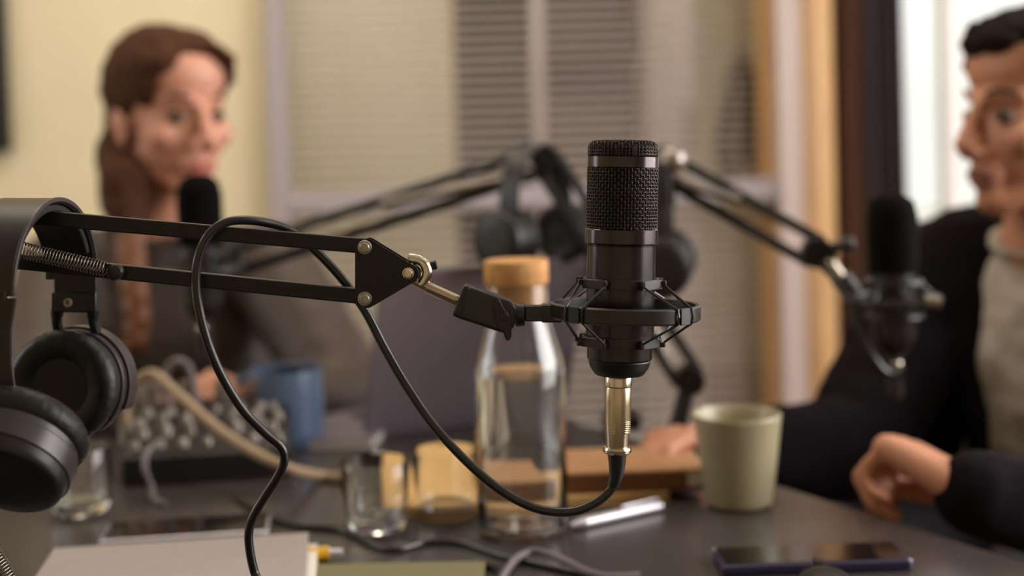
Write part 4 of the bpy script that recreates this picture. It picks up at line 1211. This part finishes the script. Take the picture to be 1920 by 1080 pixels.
# ------------------------------------------------------------------ the woman
HC = U(322, 220, 2.04)
FW = Vector((sin(radians(40)), -cos(radians(40)), -0.06)).normalized()
RW = Rfrom(FW)
hips = Vector((-0.56, 2.30, 0.55))
BF = Vector((0.22, -1, 0)).normalized()     # chest direction
BR = Vector((-BF.y, BF.x, 0)) * 1.0         # towards image right
neck0 = U(303, 452, 2.09)
shR = U(505, 500, 2.04); shL = U(120, 508, 2.06)
elR = U(668, 765, 1.88); elL = U(58, 770, 1.86)
wrR = U(500, 756, 1.76); wrL = U(322, 772, 1.74)
wom = empty('person', (hips.x, hips.y, 0), 'seated person with auburn hair and dark brown blouse, hands busy at the mixer', 'person')
iw = wom.matrix_world.inverted()
mb = MB()
head(mb, HC, RW)
chain(mb, [HC + RW @ Vector((0, -0.025, -0.05)), neck0 + Vector((0, 0, 0.03)), neck0 - Vector((0, 0, 0.03))], [0.050, 0.048, 0.056])
chain(mb, [neck0, shR], [0.045, 0.045]); chain(mb, [neck0, shL], [0.045, 0.045])
chest = neck0 + Vector((0.0, 0.0, -0.16)); waist = neck0.lerp(hips, 0.7)
mb.ell(chest, (0.145, 0.095, 0.16)); mb.ell(waist, (0.125, 0.09, 0.14)); mb.ell(hips, (0.15, 0.12, 0.11))
chain(mb, [shR, elR, wrR], [0.040, 0.034, 0.024]); chain(mb, [shL, elL, wrL], [0.040, 0.034, 0.024])
hand(mb, wrR, U(430, 722, 1.70) - wrR, Vector((-0.1, 0.2, -1)), (35, 45, 25), -1, 0.92)
hand(mb, wrL, U(388, 726, 1.66) - wrL, Vector((0.2, 0.2, -1)), (30, 50, 25), 1, 0.92)
kn1 = hips + BF * 0.44 + BR * 0.11; kn2 = hips + BF * 0.44 - BR * 0.11
for k_, e in ((kn1, 1), (kn2, -1)):
    chain(mb, [hips + BR * 0.08 * e, k_, Vector((k_.x, k_.y + 0.03, 0.09)), Vector((k_.x + 0.01, k_.y - 0.10, 0.04))], [0.075, 0.055, 0.038, 0.030])
loc(mb, iw)
remesh(mb, 'body', M['skinw'], wom, 0.0042, 3)
face_parts(wom, HC, RW, 1.0, 'lips', 1.0, 'hairw')
# hair: swept back, gathered low, with a braid over the shoulder
mb = MB()
def HE(c, r, s=1.0, C=HC, R=RW): mb.ell(C + R @ (Vector(c) * s), tuple(a * s for a in r), R, nu=28, nv=18)
HE((0, -0.034, 0.046), (0.084, 0.092, 0.090))
HE((0, 0.012, 0.090), (0.066, 0.060, 0.040))
HE((0, 0.045, 0.094), (0.046, 0.032, 0.022))
HE((0, -0.075, -0.005), (0.066, 0.050, 0.080))
for e in (-1, 1):
    HE((e * 0.056, 0.010, 0.066), (0.024, 0.056, 0.040))
    HE((e * 0.066, -0.020, 0.030), (0.018, 0.038, 0.048))
    HE((e * 0.064, 0.024, 0.040), (0.008, 0.010, 0.018))
HE((0.045, -0.060, -0.060), (0.042, 0.036, 0.060))
HE((0.050, -0.045, -0.11), (0.040, 0.034, 0.055))
HE((0.058, 0.030, 0.052), (0.018, 0.030, 0.036)); HE((0.040, 0.058, 0.080), (0.024, 0.020, 0.022))
chain(mb, [HC + RW @ Vector((0.055, -0.045, -0.06)), U(236, 340, 1.99), U(240, 415, 1.98)], [0.036, 0.036, 0.030])
# loose strands at the forehead
tt = [HC + RW @ Vector(v) for v in ((-0.03, 0.07, 0.09), (-0.052, 0.075, 0.075), (-0.062, 0.066, 0.052))]
chain(mb, tt, [0.012, 0.009, 0.004])
tt = [HC + RW @ Vector(v) for v in ((0.0, 0.06, 0.105), (-0.03, 0.085, 0.10), (-0.052, 0.09, 0.085))]
chain(mb, tt, [0.010, 0.007, 0.004])
loc(mb, iw)
remesh(mb, 'hair', M['hairw'], wom, 0.0045, 3, 0.010, 0.018)
mb = MB()
bpts = spline([HC + RW @ Vector((0.055, -0.045, -0.10)), U(246, 400, 1.99), U(246, 470, 1.955), U(252, 540, 1.935), U(258, 600, 1.925), U(252, 650, 1.92)], 10)
for i, p in enumerate(bpts):
    e = 0.008 * sin(i * 0.9); r_ = (0.017 - 0.008 * i / len(bpts))
    mb.ell(p + Vector((e, 0, 0)), (r_, r_, r_ * 1.1)); mb.ell(p - Vector((e, 0.004, 0)), (r_, r_, r_))
loc(mb, iw)
remesh(mb, 'braid', mat('copper_braid_hair', '6b3e22', 0.5, nscale=120, noise=0.3, bump=0.8, bscale=150), wom, 0.004, 2)
# blouse
mb = MB()
mb.ell(chest + Vector((0, 0, -0.01)), (0.165, 0.118, 0.165)); mb.ell(chest.lerp(waist, 0.5), (0.155, 0.115, 0.16)); mb.ell(waist, (0.15, 0.115, 0.16)); mb.ell(hips + Vector((0, 0, 0.03)), (0.165, 0.14, 0.10))
nb = neck0 - Vector((0, 0, 0.035))
chain(mb, [nb, shR], [0.062, 0.064]); chain(mb, [nb, shL], [0.062, 0.064])
chain(mb, [shR, shR.lerp(elR, 0.5), elR, elR.lerp(wrR, 0.55), wrR.lerp(elR, 0.12)], [0.066, 0.064, 0.056, 0.048, 0.036])
chain(mb, [shL, shL.lerp(elL, 0.5), elL, elL.lerp(wrL, 0.55), wrL.lerp(elL, 0.12)], [0.066, 0.064, 0.056, 0.048, 0.036])
for e, r_ in ((0, 0.012),):
    cpts = [neck0 + Vector((0.060 * cos(a), 0.055 * sin(a), 0.004 + 0.006 * sin(a))) for a in [2 * pi * i / 24 for i in range(25)]]
    chain(mb, cpts, [0.012] * 25, 8)
loc(mb, iw)
remesh(mb, 'blouse', M['jacketw'], wom, 0.006, 6, 0.012, 0.09)
mb = MB()
mb.ell(hips, (0.17, 0.145, 0.12))
for k_, e in ((kn1, 1), (kn2, -1)):
    chain(mb, [hips + BR * 0.08 * e, k_, Vector((k_.x, k_.y + 0.03, 0.12))], [0.090, 0.068, 0.055])
loc(mb, iw)
remesh(mb, 'trousers', M['trousers'], wom, 0.01, 3)
mb = MB()
for k_ in (kn1, kn2):
    chain(mb, [Vector((k_.x, k_.y + 0.04, 0.045)), Vector((k_.x + 0.01, k_.y - 0.12, 0.037))], [0.043, 0.036])
loc(mb, iw)
remesh(mb, 'shoes', M['leather'], wom, 0.006, 3)

# ------------------------------------------------------------------ the man
HCm = U(1955, 219, 1.70)
am = radians(72)
FM = Vector((-sin(am), -cos(am), -0.02)).normalized()
RM = Rfrom(FM)
sM = 1.02
neckm = U(1985, 475, 1.74)
TF = Vector((-0.74, -0.67, 0)).normalized()
TR = Vector((TF.y, -TF.x, 0))               # his right: away to the left of the picture
shF = U(1762, 520, 1.87); shN = U(2235, 560, 1.58)
elF = U(1600, 842, 1.66); elN = U(2130, 985, 1.36)
wrF = U(1352, 846, 1.55); wrN = U(1818, 922, 1.285)
hipm = Vector((0.72, 1.82, 0.54))
man = empty('person', (hipm.x, hipm.y, 0), 'person in dark navy jacket over grey shirt in profile at the right edge', 'person')
im = man.matrix_world.inverted()
mb = MB()
head(mb, HCm, RM, sM, True)
chain(mb, [HCm + RM @ Vector((0, -0.03, -0.05)), neckm + Vector((0, 0, 0.05)), neckm], [0.060, 0.062, 0.07])
chain(mb, [neckm, shF], [0.05, 0.05]); chain(mb, [neckm, shN], [0.05, 0.05])
Rt = Rfrom(TF)
chm = neckm.lerp(hipm, 0.36); wam = neckm.lerp(hipm, 0.75)
mb.ell(chm, (0.165, 0.105, 0.18), Rt); mb.ell(wam, (0.15, 0.105, 0.15), Rt); mb.ell(hipm, (0.16, 0.13, 0.11), Rt)
chain(mb, [shF, elF, wrF], [0.048, 0.040, 0.027]); chain(mb, [shN, elN, wrN], [0.048, 0.040, 0.027])
hand(mb, wrN, U(1700, 852, 1.345) - wrN, Vector((-0.45, 0, -1)), [(52, 78, 32), (60, 80, 32), (66, 82, 32), (70, 82, 32)], -1, 1.04)
hand(mb, wrF, U(1265, 822, 1.50) - wrF, Vector((-0.1, -0.35, -1)), [(30, 45, 25), (35, 50, 25), (40, 50, 25), (42, 50, 25)], 1, 1.0)
km1 = hipm + TF * 0.46 + TR * 0.13; km2 = hipm + TF * 0.46 - TR * 0.13
for k_, e in ((km1, 1), (km2, -1)):
    chain(mb, [hipm + TR * 0.09 * e, k_, Vector((k_.x, k_.y + 0.02, 0.09)), Vector((k_.x, k_.y, 0.04)) + TF * 0.12], [0.08, 0.06, 0.042, 0.032])
loc(mb, im)
remesh(mb, 'body', M['skinm'], man, 0.0040, 3)
face_parts(man, HCm, RM, sM, 'lipsm', 1.1, 'brow')
mb = MB()
def HM(c, r): mb.ell(HCm + RM @ (Vector(c) * sM), tuple(a * sM for a in r), RM, nu=28, nv=18)
HM((0, -0.028, 0.052), (0.080, 0.092, 0.078))
HM((0, 0.030, 0.098), (0.058, 0.056, 0.026))
HM((0, 0.070, 0.090), (0.046, 0.026, 0.020))
HM((0, 0.000, 0.108), (0.056, 0.064, 0.024))
HM((0, -0.075, 0.0), (0.064, 0.040, 0.075))
for e in (-1, 1):
    HM((e * 0.060, 0.010, 0.066), (0.020, 0.052, 0.034))
    HM((e * 0.072, -0.005, 0.022), (0.008, 0.018, 0.034))
for i in range(40):
    a = random.uniform(0, 2 * pi); rr = random.uniform(0, 0.9)
    HM((0.05 * rr * cos(a), 0.02 + 0.075 * rr * sin(a), 0.120 - 0.022 * rr * rr), (0.011, 0.011, 0.010))
loc(mb, im)
remesh(mb, 'hair', M['hairm'], man, 0.004, 2, 0.010, 0.014)
# shirt
mb = MB()
Fs = TF * 0.012
mb.ell(chm + Fs, (0.175, 0.125, 0.19), Rt); mb.ell(chm.lerp(wam, 0.5) + Fs * 1.6, (0.17, 0.128, 0.18), Rt); mb.ell(wam + Fs * 2, (0.165, 0.130, 0.17), Rt)
chain(mb, [neckm - Vector((0, 0, 0.03)), neckm.lerp(shF, 0.6)], [0.07, 0.05]); chain(mb, [neckm - Vector((0, 0, 0.03)), neckm.lerp(shN, 0.6)], [0.07, 0.05])
cc = neckm + Vector((0, 0, 0.028)) + TF * 0.012
cpts = [cc + TF * 0.072 * cos(a) + TR * 0.070 * sin(a) + Vector((0, 0, -0.022 * cos(a))) for a in [2 * pi * i / 28 for i in range(29)]]
chain(mb, cpts, [0.008] * 29, 8)
loc(mb, im)
remesh(mb, 'shirt', M['shirt'], man, 0.0055, 3, 0.016, 0.05)
# jacket: two fronts, sleeves, lapels; open over the shirt
mb = MB()
for e, sh in ((1, shF), (-1, shN)):
    for tt, rx, ry, rz in ((0.30, 0.105, 0.135, 0.18), (0.55, 0.105, 0.137, 0.17), (0.80, 0.105, 0.142, 0.17), (1.0, 0.110, 0.150, 0.14)):
        c = neckm.lerp(hipm, tt) + TR * ((0.112 if e < 0 or tt < 0.5 else 0.124) * e) + TF * (0.018 if e > 0 else 0.004)
        mb.ell(c, (rx, ry, rz), Rt)
    c = neckm.lerp(hipm, 0.5) - TF * 0.04
    mb.ell(c, (0.17, 0.105, 0.30), Rt)
    nb2 = neckm + Vector((0, 0, -0.012)) + TR * 0.055 * e - TF * 0.02
    chain(mb, [nb2, sh], [0.058, 0.074])
    el, wr = (elF, wrF) if e > 0 else (elN, wrN)
    chain(mb, [sh, sh.lerp(el, 0.5), el, el.lerp(wr, 0.5), wr.lerp(el, 0.05)], [0.078, 0.070, 0.064, 0.052, 0.040], 24)
    # collar and lapel roll
    cp_ = [neckm + TF * (-0.075) + Vector((0, 0, 0.035)), neckm + TR * 0.075 * e + TF * 0.0 + Vector((0, 0, 0.025)), neckm.lerp(hipm, 0.16) + TR * 0.082 * e + TF * 0.10, neckm.lerp(hipm, 0.42) + TR * 0.055 * e + TF * 0.140, neckm.lerp(hipm, 0.62) + TR * 0.040 * e + TF * 0.150]
    chain(mb, spline(cp_, 5), [0.017] * 21, 10)
loc(mb, im)
remesh(mb, 'jacket', M['navy'], man, 0.006, 3, 0.014, 0.07)
mb = MB()
mb.ell(hipm, (0.17, 0.145, 0.12), Rt)
for k_, e in ((km1, 1), (km2, -1)):
    chain(mb, [hipm + TR * 0.09 * e, k_, Vector((k_.x, k_.y + 0.02, 0.12))], [0.115, 0.098, 0.06])
loc(mb, im)
remesh(mb, 'trousers', M['trousers'], man, 0.01, 3)
mb = MB()
for k_ in (km1, km2):
    chain(mb, [Vector((k_.x, k_.y + 0.02, 0.047)), Vector((k_.x, k_.y, 0.040)) + TF * 0.14], [0.045, 0.038])
loc(mb, im)
remesh(mb, 'shoes', M['leather'], man, 0.006, 3)
# ------------------------------------------------------------------ chairs under them
def chair(p, F, label):
    o = empty('office_chair', (p.x, p.y, 0), label, 'chair', None, Rfrom(F))
    MB().box((0, 0, 0.415), (0.42, 0.42, 0.05)).build('seat', M['trousers'], o, bevel=0.02, seg=3)
    MB().box((0, -0.25, 0.60), (0.38, 0.035, 0.24)).build('backrest', M['trousers'], o, bevel=0.015, seg=3)
    MB().tube([(0, -0.17, 0.385), (0, -0.26, 0.385), (0, -0.285, 0.45), (0, -0.28, 0.55)], 0.014).build('back_bar', M['blackm'], o)
    MB().cyl((0, 0, 0.04), (0, 0, 0.395), 0.025).build('post', M['blackm'], o)
    for k in range(5):
        a = 2 * pi * k / 5
        MB().cyl((0, 0, 0.05), (0.26 * cos(a), 0.26 * sin(a), 0.035), 0.018, 0.012).build('leg', M['blackm'], o)
    return o
chair(hips, BF, 'dark office chair under the person in the brown blouse')
chair(hipm, TF, 'dark office chair under the person in the navy jacket')
